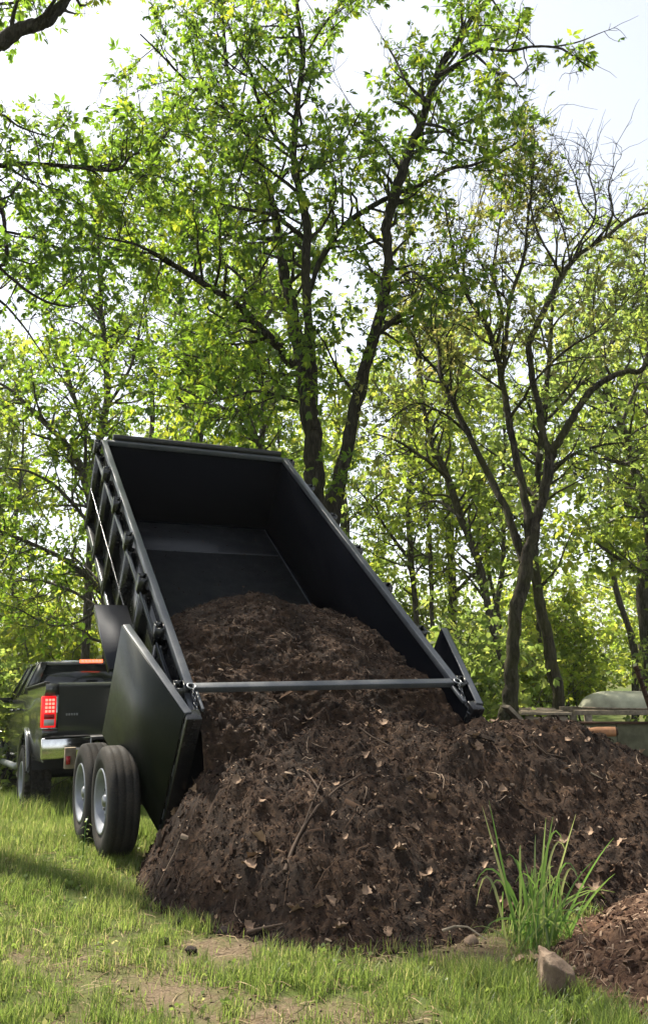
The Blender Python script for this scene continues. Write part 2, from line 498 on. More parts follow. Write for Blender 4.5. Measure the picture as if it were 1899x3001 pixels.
# ------------------------------------------------------------------ ground
def axis_coords(lo, hi, dlo, dhi, step):
    core = np.arange(dlo, dhi + 1e-6, step)
    def out(a, b):
        r, s, x = [], step, a
        while abs(x - a) < abs(b - a):
            s *= 1.22
            x = x + (s if b > a else -s)
            r.append(x)
        return r
    return np.array(sorted(out(dlo, lo)) + list(core) + out(dhi, hi))
gx = axis_coords(-260, 260, -6, 5, 0.08)
gy = axis_coords(-60, 420, 2.5, 16, 0.08)
X, Y = np.meshgrid(gx, gy, indexing='ij')
Z = ground_z(X, Y) + (fbm(X, Y, 0.25, 2, 1) - 0.5) * 0.025 * (np.hypot(X, Y) < 14)
def cover_fn(x, y):
    c = fbm(x, y, 0.9, 4, 3) * 0.75 + fbm(x, y, 3.0, 2, 0) * 0.5
    px, py = project(np.stack([x, y, ground_z(x, y)], -1))
    def blob(cx, cy, rx, ry): return np.exp(-((px - cx) / rx) ** 2 - ((py - cy) / ry) ** 2)
    c = c + 0.05 - 0.22 * blob(480, 2900, 230, 55) - 0.24 * blob(640, 2780, 130, 40) - 0.30 * blob(1330, 2790, 260, 45) - 0.12 * blob(200, 2830, 90, 35)
    c = c + 0.28 * blob(300, 2620, 330, 90) + 0.22 * blob(160, 2470, 250, 90) + 0.20 * blob(780, 2880, 240, 60) + 0.15 * blob(1350, 2900, 300, 60) - 0.2 * blob(930, 2960, 120, 30)
    c = c - 0.4 * blob(520, 2520, 110, 40)
    return np.clip(c, 0, 1)
cov = cover_fn(X, Y)
n1_, n2_ = X.shape
idx = np.arange(n1_ * n2_).reshape(n1_, n2_)
gf = np.stack([idx[:-1, :-1], idx[1:, :-1], idx[1:, 1:], idx[:-1, 1:]], -1).reshape(-1, 4)
gme = np_mesh('ground', np.stack([X, Y, Z], -1).reshape(-1, 3), gf, True)
ca = gme.attributes.new('cover', 'FLOAT', 'POINT')
ca.data.foreach_set('value', cov.ravel().astype(np.float32))
tag(link('ground', gme, M['ground']), kind='structure')

# ------------------------------------------------------------------ dump trailer
HD = math.radians(25)
T0 = np.array([0.056, 6.32, 0.0])
TH = math.radians(35.2)
CT, ST = math.cos(TH), math.sin(TH)
def bed(u, v, w):      # tipped-bed coordinates -> trailer coordinates
    return np.array([u, 0.316 + v * CT - w * ST, 0.294 + v * ST + w * CT])
def t_world(p):
    p = np.asarray(p, float)
    c, s = math.cos(HD), math.sin(HD)
    return np.stack([T0[0] + p[..., 0] * c - p[..., 1] * s, T0[1] + p[..., 0] * s + p[..., 1] * c, p[..., 2]], -1)
trailer = empty('dump_trailer', T0, (0, 0, HD))
tag(trailer, 'black twin axle dump trailer tipped up with its rear doors swung open', 'trailer')
BL, BH, HW = 4.58, 0.96, 1.04
# floor plates: two sheets with a seam, the rest scuffed steel
Acc().box((-HW, 0.0, -0.012), (HW, 3.92, 0.0), bed).build('floor_plate', M['bedfloor'], trailer)
Acc().box((-HW, 3.9205, -0.012), (HW, BL + 0.0015, 0.003), bed).build('floor_plate', M['bedfloor'], trailer)
for s in (-1, 1):
    side = Acc().box((s * HW, 0.0, -0.06), (s * (HW + 0.006), BL, BH - 0.05), bed).build('side_wall', M['trailer'], trailer)
    Acc().box((s * (HW - 0.005), 0.0, 0.001), (s * (HW - 0.001), BL - 0.002, BH - 0.056), bed).build('side_shade_sheet', M['bedin'], trailer)  # added dark sheet over the wall, holds the bed's shade in its colour
    Acc().box((s * (HW - 0.008), 0.29, BH - 0.055), (s * (HW + 0.052), BL + 0.02, BH), bed).build('top_rail', M['rail'], trailer, bevel=0.006)
    Acc().box((s * (HW + 0.008), 0.02, -0.10), (s * (HW + 0.085), BL, -0.02), bed).build('bottom_rail', M['trailer'], trailer, bevel=0.006)
    # board rail below the pockets, carried out on the ribs
    Acc().box((s * (HW + 0.098), 0.27, BH - 0.155), (s * (HW + 0.108), BL, BH - 0.125), bed).build('board_rail', M['rail'], trailer)
    Acc().box((s * (HW + 0.060), 0.27, BH - 0.200), (s * (HW + 0.068), BL, BH - 0.178), bed).build('board_rail', M['rail'], trailer)
    # thin tie-down rod at mid height
    Acc().tube([bed(s * (HW + 0.105), 0.25, 0.42), bed(s * (HW + 0.105), BL - 0.1, 0.42)], 0.005, 8).build('tie_down_rod', M['trailer'], trailer, True)
    for k in range(7):
        v = 0.29 + k * 0.71
        # rib: folded channel, taper to the bottom
        A = Acc()
        for (a, b_) in ((v - 0.045, v - 0.038), (v + 0.038, v + 0.045)):
            A.hexa([bed(s * (HW + 0.008), a, -0.10), bed(s * (HW + 0.10), a, -0.10), bed(s * (HW + 0.10), b_, -0.10), bed(s * (HW + 0.008), b_, -0.10),
                    bed(s * (HW + 0.008), a, BH - 0.16), bed(s * (HW + 0.094), a, BH - 0.16), bed(s * (HW + 0.094), b_, BH - 0.16), bed(s * (HW + 0.008), b_, BH - 0.16)])
        A.box((s * (HW + 0.088), v - 0.0375, -0.099), (s * (HW + 0.094), v + 0.0375, BH - 0.161), bed)
        A.build('rib', M['trailer'], trailer)
        # stake pocket: open square tube standing outside the top rail
        A = Acc()
        u0, u1 = HW + 0.055, HW + 0.125
        t = 0.006
        A.box((s * u0, v - 0.045, BH - 0.15), (s * (u0 + t), v + 0.045, BH - 0.004), bed)
        A.box((s * (u1 - t), v - 0.045, BH - 0.15), (s * u1, v + 0.045, BH - 0.004), bed)
        A.box((s * (u0 + t), v - 0.045, BH - 0.15), (s * (u1 - t), v - 0.045 + t, BH - 0.004), bed)
        A.box((s * (u0 + t), v + 0.045 - t, BH - 0.15), (s * (u1 - t), v + 0.045, BH - 0.004), bed)
        A.build('stake_pocket', M['trailer'], trailer)
    # rear post
    Acc().box((s * (HW + 0.007), -0.05, -0.10), (s * (HW + 0.11), 0.05, BH - 0.02), bed).build('rear_post', M['trailer'], trailer, bevel=0.006)
    # rear part of the side, below the latch deck
    Acc().box((s * (HW + 0.009), 0.052, BH - 0.11), (s * (HW + 0.05), 0.286, BH - 0.07), bed).build('latch_deck', M['rail'], trailer, bevel=0.004)
    Acc().box((s * (HW - 0.03), 0.05, BH - 0.045), (s * (HW - 0.012), 0.24, BH - 0.02), bed).build('latch_bar', M['rail'], trailer, bevel=0.003)
    # latch ring and chain
    A = Acc()
    c = np.array([s * (HW + 0.02), 0.25, BH + 0.012])
    ring = [bed(*(c + np.array([0.028 * math.cos(a), 0.028 * math.sin(a), 0]))) for a in np.linspace(0, 2 * math.pi, 17)]
    A.tube(ring, 0.006, 6, False).build('latch_ring', M['steel'], trailer, True)
    for i in range(8):
        p0 = np.array([s * (HW + 0.015 - 0.001 * i), 0.21 - i * 0.031, BH + 0.004 - 0.012 * i])
        q = []
        for a in np.linspace(0, 2 * math.pi, 11):
            dx, dy = 0.021 * math.cos(a), 0.010 * math.sin(a)
            q.append(bed(*(p0 + (np.array([dy, dx, 0.0]) if i % 2 else np.array([0.0, dx, dy])))))
        Acc().tube(q, 0.0040, 5, False).build('chain_link', M['rail'], trailer, True)
    # barn door, swung right back and splayed out a little
    al = math.radians(13.5 if s < 0 else 13.0)
    dv = np.array([s * math.sin(al), math.cos(al)])          # along the door in (u, v)
    nv = np.array([-s * math.cos(al), math.sin(al)])         # towards the bed side
    hu = np.array([s * (HW + 0.118), 0.0])
    def dr(a, b_, w):
        q = hu + dv * a + nv * b_
        return bed(q[0], q[1], w)
    def dbox(a0, a1, b0, b1, w0, w1): return Acc().hexa([dr(a0, b0, w0), dr(a1, b0, w0), dr(a1, b1, w0), dr(a0, b1, w0), dr(a0, b0, w1), dr(a1, b0, w1), dr(a1, b1, w1), dr(a0, b1, w1)])
    door = dbox(0.0, 1.04, -0.006, 0.0, -0.06, 0.945).build('door', M['door'], trailer)
    tag(door, 'dark green black rear door, outer sheet facing the camera' if s < 0 else None)
    dbox(0.0, 1.04, 0.001, 0.055, 0.90, 0.950).build('door_rail', M['rail'], door, bevel=0.004)
    dbox(0.0, 1.04, 0.001, 0.055, -0.062, -0.012).build('door_rail', M['rail'], door, bevel=0.004)
    for a0 in (0.0, 0.32, 0.66, 0.99):
        dbox(a0, a0 + 0.05, 0.001, 0.052, -0.011, 0.899).build('door_stile', M['trailer'], door, bevel=0.004)
    dbox(0.002, 1.038, 0.0535, 0.0565, -0.05, 0.94).build('door_skin', M['bedin'], door)  # shade-dark bed steel here instead of paint that reflects the sky
    for w0 in (0.05, 0.43, 0.78):
        Acc().tube([dr(-0.012, 0.02, w0), dr(-0.012, 0.02, w0 + 0.09)], 0.016, 10).build('hinge', M['rail'], door, True)
    # fender rides with the bed
    v0, v1, fw = 1.13, 2.02, 0.47
    fu0, fu1 = HW + 0.10, HW + 0.375
    fen = Acc().box((s * fu0, v0, fw), (s * fu1, v1, fw + 0.006), bed).build('fender', M['tread'], trailer)
    Acc().box((s * (fu1 - 0.005), v0, fw - 0.05), (s * fu1, v1, fw - 0.001), bed).build('fender_lip', M['trailer'], fen)
    Acc().hexa([bed(s * fu0, v1 + .001, fw), bed(s * fu1, v1 + .001, fw), bed(s * fu1, v1 + 0.26, fw - 0.22), bed(s * fu0, v1 + 0.26, fw - 0.22),
                bed(s * fu0, v1 + .001, fw + .006), bed(s * fu1, v1 + .001, fw + .006), bed(s * fu1, v1 + 0.266, fw - 0.216), bed(s * fu0, v1 + 0.266, fw - 0.216)]).build('fender_end', M['tread'], fen)
# headboard, its rail and the tarp roller
Acc().box((-HW, BL + 0.002, -0.06), (HW, BL + 0.008, BH - 0.05), bed).build('front_wall', M['bedin'], trailer)
Acc().box((-HW + 0.012, BL - 0.02, BH - 0.049), (HW - 0.012, BL + 0.032, BH + 0.004), bed).build('front_rail', M['rail'], trailer, bevel=0.006)
Acc().tube([bed(-HW + 0.08, BL + 0.075, BH + 0.02), bed(HW - 0.02, BL + 0.075, BH + 0.02)], 0.035, 12).build('tarp_roller', M['plastic'], trailer, True)
# spreader bar across the top of the opening
Acc().box((-HW + 0.0, 0.255, BH - 0.052), (HW, 0.31, BH - 0.006), bed).build('spreader_bar', M['rail'], trailer, bevel=0.004)
# weld scars and inside corner strips
for s in (-1, 1):
    Acc().box((s * (HW - 0.022), 0.1, 0.0035), (s * (HW - 0.001), BL - 0.01, 0.016), bed).build('corner_weld', M['bedin'], trailer)
Acc().box((-HW + 0.02, BL - 0.018, 0.004), (HW - 0.024, BL - 0.003, 0.018), bed).build('corner_weld', M['bedin'], trailer)
Acc().box((-HW + 0.25, 3.90, 0.0032), (HW - 0.05, 3.918, 0.0075), bed).build('weld_seam', M['rail'], trailer)
Acc().box((HW - 0.034, 1.9, 0.0036), (HW - 0.024, BL - 0.03, 0.010), bed).build('weld_seam', M['rail'], trailer)
# beams under the tipped bed
for x in (-0.42, 0.42):
    Acc().box((x - 0.04, 0.1, -0.15), (x + 0.04, BL - 0.1, -0.014), bed).build('bed_beam', M['trailer'], trailer)
for k in range(8):
    Acc().box((-HW + 0.02, 0.3 + k * 0.55, -0.075), (HW - 0.02, 0.36 + k * 0.55, -0.0135), bed).build('cross_member', M['trailer'], trailer)
# chassis follows the falling ground
PT = math.radians(-4.2)
def ch(x, y, z):
    yy, zz = y - 0.83, z
    return np.array([x, 0.83 + yy * math.cos(PT), zz + yy * math.sin(PT) * 1.0])
for x in (-0.5, 0.5):
    Acc().box((x - 0.04, 0.55, 0.46), (x + 0.04, 4.6, 0.60), ch).build('chassis_beam', M['trailer'], trailer, bevel=0.005)
Acc().hexa([ch(-0.55, 4.55, 0.47), ch(-0.46, 4.6, 0.47), ch(0.0, 6.15, 0.47), ch(-0.06, 6.15, 0.47), ch(-0.55, 4.55, 0.57), ch(-0.46, 4.6, 0.57), ch(0.0, 6.15, 0.57), ch(-0.06, 6.15, 0.57)]).build('tongue_beam', M['trailer'], trailer)
Acc().hexa([ch(0.46, 4.6, 0.47), ch(0.55, 4.55, 0.47), ch(0.06, 6.15, 0.47), ch(0.005, 6.15, 0.47), ch(0.46, 4.6, 0.57), ch(0.55, 4.55, 0.57), ch(0.06, 6.15, 0.57), ch(0.005, 6.15, 0.57)]).build('tongue_beam', M['trailer'], trailer)
Acc().box((-0.3, 4.75, 0.58), (0.3, 5.2, 1.0), ch).build('pump_box', M['trailer'], trailer, bevel=0.01)
Acc().tube([ch(0, 3.3, 0.55), bed(0, 2.6, -0.15)], 0.06, 12).build('hydraulic_ram', M['trailer'], trailer, True)
Acc().tube([ch(0, 3.3, 0.5), ch(0, 3.31, 0.5) * 0.35 + bed(0, 2.6, -0.15) * 0.65], 0.085, 12).build('ram_barrel', M['trailer'], trailer, True)
def make_wheel(parent, c, r, wid, s, rim_r, name='wheel', lugs=8, block=False):
    w = empty(name, c, (0, 0, 0), parent)
    h = wid / 2
    pr = [(-h * 0.55, rim_r * 0.98), (-h * 0.92, rim_r * 1.02), (-h * 1.04, (rim_r + r) * 0.5), (-h * 0.96, r * 0.93), (-h * 0.80, r * 0.985),
          (-h * 0.55, r), (-h * 0.50, r * 0.985), (-h * 0.44, r), (-h * 0.06, r), (0, r * 0.985), (h * 0.06, r), (h * 0.44, r), (h * 0.5, r * 0.985), (h * 0.55, r),
          (h * 0.80, r * 0.985), (h * 0.96, r * 0.93), (h * 1.04, (rim_r + r) * 0.5), (h * 0.92, rim_r * 1.02), (h * 0.55, rim_r * 0.98)]
    lathe(pr, 56).build('tyre', M['tyre'], w, True)
    if block:
        A = Acc()
        for i in range(44):
            for k, x0 in enumerate((-h * 0.98, -h * 0.42, h * 0.08, h * 0.62)):
                a = (i + 0.5 * (k % 2)) * 2 * math.pi / 44
                def fn(x, y, z):
                    ca_, sa_ = math.cos(a), math.sin(a)
                    return (x, y * ca_ - z * sa_, y * sa_ + z * ca_)
                A.box((x0, r * 0.97, -0.02), (x0 + h * 0.36, r * 1.012, 0.02), fn)
        A.build('tread_blocks', M['tyre'], w)
    e = s * h
    pr = [(e * 0.93, rim_r * 1.03), (e * 1.0, rim_r * 1.0), (e * 0.90, rim_r * 0.93), (e * 0.45, rim_r * 0.86), (e * 0.30, rim_r * 0.80),
          (e * 0.36, rim_r * 0.62), (e * 0.52, rim_r * 0.5), (e * 0.52, rim_r * 0.3), (e * 0.52, 0.001)]
    rim = lathe(pr, 48).build('rim', M['rim'], w, True)
    lathe([(e * 0.50, rim_r * 0.22), (e * 0.72, rim_r * 0.20), (e * 0.82, rim_r * 0.14), (e * 0.84, 0.001)], 20).build('hub_cap', M['steel'], rim, True)
    for i in range(lugs):
        a = i * 2 * math.pi / lugs
        y, z = rim_r * 0.42 * math.cos(a), rim_r * 0.42 * math.sin(a)
        Acc().tube([(e * 0.5, y, z), (e * 0.66, y, z)], 0.011, 6).build('lug_nut', M['steel'], rim)
    return w
for s in (-1, 1):
    for y in (0.83, 1.70):
        wz = 0.385 + (0 if y < 1 else -0.065)
        make_wheel(trailer, (s * 1.36, y, wz), 0.388, 0.220, s, 0.225)
for y in (0.83, 1.70):
    Acc().tube([(-1.25, y, 0.38 - (y > 1) * 0.06), (1.25, y, 0.38 - (y > 1) * 0.06)], 0.045, 12).build('axle', M['trailer'], trailer, True)
    for s in (-1, 1):
        Acc().box((s * 0.5 - 0.035, y - 0.36, 0.42 - (y > 1) * 0.06), (s * 0.5 + 0.035, y + 0.36, 0.455 - (y > 1) * 0.06)).build('leaf_spring', M['trailer'], trailer)
# lamp bracket ahead of the near wheels
Acc().box((-1.515, 2.24, 0.44), (-1.42, 2.29, 0.62)).build('lamp_bracket', M['weathered'], trailer, bevel=0.004)
Acc().box((-1.419, 2.245, 0.46), (-0.545, 2.28, 0.50)).build('bracket_arm', M['trailer'], trailer)
Acc().box((-1.505, 2.225, 0.48), (-1.47, 2.239, 0.55)).build('lamp_lens', M['red_lens'], trailer)

# ------------------------------------------------------------------ pickup truck
THD = math.radians(25.3)
truck = empty('pickup_truck', (-2.51, 11.0, -0.50), (math.radians(-4.4), 0, THD))
tag(truck, 'dark green black pickup truck with lit red tail lamps, towing the trailer', 'pickup truck')
AX = (1.35, 4.98)          # axle positions from the tail
WR = 0.43
def side_x(y, z):
    x = 1.0 - 0.06 * max(0.0, (z - 1.25) / 0.35) ** 2 - 0.05 * max(0.0, (0.95 - z) / 0.4) ** 2
    return x
for s in (-1, 1):
    def panel(y0, y1, z0, z1f, name, arch, st=0.035):
        ys = np.linspace(y0, y1, max(2, int((y1 - y0) / st) + 1))
        zs = np.linspace(0, 1, 26)
        vv, ff = [], []
        for y in ys:
            for z_ in zs:
                z = z0 + (z1f(y) - z0) * z_
                bul = 0.035 * math.exp(-((y - arch) / 0.62) ** 4) * (1 if z < 1.22 else math.exp(-((z - 1.22) / 0.10) ** 2)) if arch else 0
                vv.append((s * (side_x(y, z) - 0.03 + bul), y, z))
        nz = len(zs)
        for i in range(len(ys) - 1):
            for j in range(nz - 1):
                c = (np.array(vv[i * nz + j]) + np.array(vv[(i + 1) * nz + j + 1])) / 2
                if arch and math.hypot(c[1] - arch, c[2] - 0.50) < 0.50: continue
                ff.append((i * nz + j, (i + 1) * nz + j, (i + 1) * nz + j + 1, i * nz + j + 1))
        return Acc().add(vv, ff).build(name, M['truck'], truck, True)
    def rail(y): return 1.56
    bs = panel(0.02, 2.12, 0.62, rail, 'bed_side', AX[0])
    panel(2.135, 3.15, 0.60, lambda y: 1.50, 'rear_door', None)
    dr_ = panel(3.165, 4.32, 0.60, lambda y: 1.48 - 0.04 * (y - 3.1), 'front_door', None)
    panel(4.335, 5.95, 0.62, lambda y: 1.42 - 0.05 * (y - 4.3), 'front_wing', AX[1])
    for y in (2.3, 3.3):
        Acc().tube([(s * 0.985, y, 1.28), (s * 1.015, y + 0.03, 1.29), (s * 1.015, y + 0.17, 1.29), (s * 0.985, y + 0.2, 1.28)], 0.014, 8).build('door_handle', M['truck'], truck, True)
    Acc().box((s * 0.90, 0.02, 1.562), (s * 0.965, 2.12, 1.585)).build('bed_rail_cap', M['plastic'], truck, bevel=0.006)
    for a in AX:
        fl = [(s * 1.015, a + 0.515 * math.cos(t), 0.50 + 0.515 * math.sin(t)) for t in np.linspace(-0.25, math.pi + 0.25, 30)]
        Acc().tube(fl, 0.035, 8).build('wheel_flare', M['truck'], truck, True)
        make_wheel(truck, (s * 0.875, a, 0.355), 0.445, 0.34, s, 0.235, block=True)
    # inner wheel wells
    for a in AX:
        A = Acc()
        ts = np.linspace(0, math.pi, 14)
        for t0, t1 in zip(ts[:-1], ts[1:]):
            A.add([(s * 0.55, a + 0.51 * math.cos(t0), 0.5 + 0.51 * math.sin(t0)), (s * 0.97, a + 0.51 * math.cos(t0), 0.5 + 0.51 * math.sin(t0)),
                   (s * 0.97, a + 0.51 * math.cos(t1), 0.5 + 0.51 * math.sin(t1)), (s * 0.55, a + 0.51 * math.cos(t1), 0.5 + 0.51 * math.sin(t1))], [(0, 1, 2, 3)])
        A.build('wheel_well', M['plastic'], truck)
    # side step
    Acc().tube([(s * 0.97, 1.95, 0.55), (s * 1.04, 2.05, 0.50), (s * 1.04, 4.25, 0.50), (s * 0.97, 4.35, 0.55)], 0.045, 10).build('side_step', M['rim'], truck, True)
    # tail lamp: housing, chrome edge, lit leds, clear reversing lens
    A = Acc().box((s * 0.815, -0.012, 1.03), (s * 0.985, 0.10, 1.41))
    lamp = A.build('tail_lamp', M['red_lamp'], truck, bevel=0.012)
    Acc().box((s * 0.835, -0.018, 1.055), (s * 0.955, -0.0125, 1.13)).build('reversing_lens', M['lens'], lamp)
    Acc().box((s * 0.835, -0.018, 1.135), (s * 0.955, -0.0125, 1.19)).build('lamp_lens', M['red_lens'], lamp)
    for i in range(4):
        for j in range(3):
            x0 = s * (0.852 + j * 0.040)
            Acc().box((x0 - 0.015, -0.020, 1.21 + i * 0.045), (x0 + 0.015, -0.0125, 1.24 + i * 0.045)).build('led', M['led'], lamp, bevel=0.004)
    Acc().box((s * 0.811, -0.016, 1.015), (s * 0.99, -0.0125, 1.029)).build('lamp_trim', M['chrome'], lamp)
    Acc().box((s * 0.800, -0.016, 1.03), (s * 0.814, -0.0125, 1.40)).build('lamp_trim', M['chrome'], lamp)
    Acc().box((s * 0.78, 0.005, 0.93), (s * 0.97, 0.02, 1.01)).build('corner_panel', M['truck'], truck)
    Acc().box((s * 0.775, 0.005, 1.42), (s * 0.945, 0.03, 1.558)).build('corner_panel', M['truck'], truck)
# tailgate with a pressed upper edge, handle and badge
tg = Acc()
zs = [0.93, 1.0, 1.10, 1.36, 1.45, 1.50, 1.555, 1.57]
ys_ = [0.02, 0.0, -0.008, -0.012, -0.02, -0.028, -0.018, 0.06]
vv = [(x, y, z) for y, z in zip(ys_, zs) for x in (-0.79, 0.79)]
tg.add(vv, [(2 * i, 2 * i + 1, 2 * i + 3, 2 * i + 2) for i in range(len(zs) - 1)])
tailgate = tg.build('tailgate', M['truck'], truck, True)
Acc().box((-0.12, -0.030, 1.29), (0.12, -0.0135, 1.36)).build('tailgate_handle', M['plastic'], tailgate, bevel=0.006)
for i in range(5):
    Acc().box((-0.70 + i * 0.031, -0.020, 1.168), (-0.678 + i * 0.031, -0.0125, 1.196)).build('badge_letter', M['steel'], tailgate, bevel=0.003)
# bumper: chromed, stepped down in the middle
bm = Acc()
for x0, x1, zt in ((-0.985, -0.40, 0.91), (-0.398, 0.398, 0.80), (0.40, 0.985, 0.91)):
    bm.hexa([(x0, -0.16 if abs(x0) < .9 else -0.08, 0.66), (x1, -0.16 if abs(x1) < .9 else -0.08, 0.66), (x1, 0.0, 0.66), (x0, 0.0, 0.66),
             (x0, -0.17 if abs(x0) < .9 else -0.09, zt), (x1, -0.17 if abs(x1) < .9 else -0.09, zt), (x1, 0.0, zt), (x0, 0.0, zt)])
bump_o = bm.build('bumper', M['chrome'], truck, bevel=0.02)
for x0, x1 in ((-0.95, -0.42), (0.42, 0.95)):
    Acc().box((x0, -0.155, 0.911), (x1, -0.01, 0.918)).build('step_pad', M['plastic'], bump_o)
Acc().box((-0.16, -0.176, 0.67), (0.16, -0.171, 0.79)).build('number_plate', M['lens'], bump_o)
Acc().box((-0.62, -0.178, 0.76), (-0.50, -0.1715, 0.785)).build('bumper_lamp', M['lens'], bump_o)
Acc().box((-0.035, -0.42, 0.50), (0.035, -0.02, 0.57)).build('hitch_bar', M['plastic'], truck)
Acc().box((-0.95, 0.03, 0.86), (0.95, 2.1, 0.90)).build('bed_floor', M['plastic'], truck)
Acc().box((-0.9, 2.10, 0.90), (0.9, 2.12, 1.5)).build('bed_front', M['truck'], truck)
for s in (-1, 1):
    Acc().box((s * 0.86, 0.05, 0.90), (s * 0.90, 2.09, 1.56)).build('bed_inner_wall', M['plastic'], truck)
Acc().box((-0.45, 0.1, 0.48), (0.45, 5.6, 0.62)).build('chassis', M['plastic'], truck)
Acc().tube([(-0.75, AX[0], WR), (0.75, AX[0], WR)], 0.07, 10).build('axle', M['plastic'], truck, True)
Acc().tube([(-0.06, AX[0] - .12, WR), (0.06, AX[0] + .12, WR)], 0.16, 10).build('differential', M['plastic'], truck, True)
# cab greenhouse
zb, zt = 1.50, 1.99
cabB = [(-0.95, 2.14, zb), (0.95, 2.14, zb), (0.95, 4.35, zb - 0.05), (-0.95, 4.35, zb - 0.05)]
cabT = [(-0.74, 2.27, zt - .03), (0.74, 2.27, zt - .03), (0.74, 3.55, zt - .01), (-0.74, 3.55, zt - .01)]
cb, ct_ = np.array(cabB), np.array(cabT)
roof = []
A = Acc()
rx = np.linspace(-0.75, 0.75, 13); ry = np.linspace(2.24, 3.6, 9)
vv, ff = [], []
for x in rx:
    for y in ry:
        e = max(abs(x) / 0.75, abs((y - 2.92) / 0.68))
        vv.append((x, y, zt + 0.012 - 0.055 * e ** 6))
nR = len(ry)
for i in range(len(rx) - 1):
    for j in range(nR - 1):
        ff.append((i * nR + j, (i + 1) * nR + j, (i + 1) * nR + j + 1, i * nR + j + 1))
A.add(vv, ff)
A.build('roof', M['truck'], truck, True)
Acc().box((-0.73, 2.30, zt - 0.075), (0.73, 3.52, zt - 0.05)).build('roof_lining', M['plastic'], truck)
def quad_panel(p, th, name, m, parent, bevel=0.0):
    p = [np.array(q, float) for q in p]
    n = np.cross(p[1] - p[0], p[3] - p[0]); n /= np.linalg.norm(n)
    return Acc().hexa([*p, *[q + n * th for q in p]]).build(name, m, parent, bevel=bevel)
def lerp_quad(b0, b1, t0, t1, u0, u1, w0, w1):
    B0, B1, T0_, T1 = map(np.array, (b0, b1, t0, t1))
    def pt(u, w): return (B0 * (1 - u) + B1 * u) * (1 - w) + (T0_ * (1 - u) + T1 * u) * w
    return [pt(u0, w0), pt(u1, w0), pt(u1, w1), pt(u0, w1)]
# rear wall frame and window
F = (cb[0], cb[1], ct_[0], ct_[1])
for q in ((0, 0.07, 0, 1), (0.93, 1, 0, 1), (0.07, 0.93, 0.90, 1.0), (0.07, 0.93, 0, 0.08)):
    quad_panel(lerp_quad(*F, *q), 0.02, 'cab_pillar', M['truck'], truck)
quad_panel(lerp_quad(*F, 0.072, 0.928, 0.082, 0.898), 0.008, 'rear_window', M['glass'], truck)
for s_, (b0, b1, t0, t1) in ((-1, (cb[3], cb[0], ct_[3], ct_[0])), (1, (cb[1], cb[2], ct_[1], ct_[2]))):
    cuts = [(0, 0.05), (0.05, 0.46), (0.46, 0.52), (0.52, 0.94), (0.94, 1.0)]
    for k, (a, c) in enumerate(cuts):
        if k % 2:
            quad_panel(lerp_quad(b0, b1, t0, t1, a + .002, c - .002, 0.04, 0.92), 0.008, 'side_window', M['glass'], truck)
            quad_panel(lerp_quad(b0, b1, t0, t1, a + .002, c - .002, 0.922, 1.0), 0.02, 'cab_pillar', M['truck'], truck)
        else:
            quad_panel(lerp_quad(b0, b1, t0, t1, a, c, 0, 1), 0.02, 'cab_pillar', M['truck'], truck)
F = (cb[2], cb[3], ct_[2], ct_[3])
quad_panel(lerp_quad(*F, 0.03, 0.97, 0.03, 0.97), 0.008, 'windscreen', M['glass'], truck)
for q in ((0, 0.028, 0, 1), (0.972, 1, 0, 1)):
    quad_panel(lerp_quad(*F, *q), 0.02, 'cab_pillar', M['truck'], truck)
Acc().hexa([(-0.9, 4.33, 1.1), (0.9, 4.33, 1.1), (0.86, 5.95, 1.05), (-0.86, 5.95, 1.05), (-0.9, 4.33, 1.47), (0.9, 4.33, 1.47), (0.8, 5.95, 1.34), (-0.8, 5.95, 1.34)]).build('bonnet', M['truck'], truck, bevel=0.05)
Acc().box((-0.92, 5.96, 0.6), (0.92, 6.08, 1.32)).build('grille', M['chrome'], truck, bevel=0.04)
for x in (-0.42, 0.42):
    Acc().box((x - 0.24, 2.75, 0.9), (x + 0.24, 2.87, 1.62)).build('seat_back', M['plastic'], truck, bevel=0.04)
    Acc().box((x - 0.13, 2.78, 1.63), (x + 0.13, 2.86, 1.80)).build('head_rest', M['plastic'], truck, bevel=0.03)
Acc().box((-0.88, 2.2, 0.85), (0.88, 4.3, 0.9)).build('cab_floor', M['plastic'], truck)
Acc().box((-0.86, 4.0, 0.9), (0.86, 4.28, 1.42)).build('dashboard', M['plastic'], truck)
third = Acc().box((-0.17, 2.225, zt - 0.045), (0.17, 2.262, zt + 0.005)).build('brake_lamp', M['amber'], truck, bevel=0.006)
for i in range(6):
    Acc().box((-0.15 + i * 0.052, 2.218, zt - 0.036), (-0.112 + i * 0.052, 2.2245, zt - 0.004)).build('led', M['led'], third)
for s in (-1, 1):
    mir = Acc().box((s * 1.16, 4.02, 1.36), (s * 1.40, 4.12, 1.62)).build('mirror', M['plastic'], truck, bevel=0.03)
    Acc().box((s * 1.18, 4.008, 1.385), (s * 1.38, 4.0195, 1.60)).build('mirror_glass', M['chrome'], mir)
    Acc().box((s * 0.93, 4.06, 1.42), (s * 1.17, 4.11, 1.50)).build('mirror_arm', M['plastic'], mir, bevel=0.01)
# towing plug mud and hay under the bumper is left as shadow

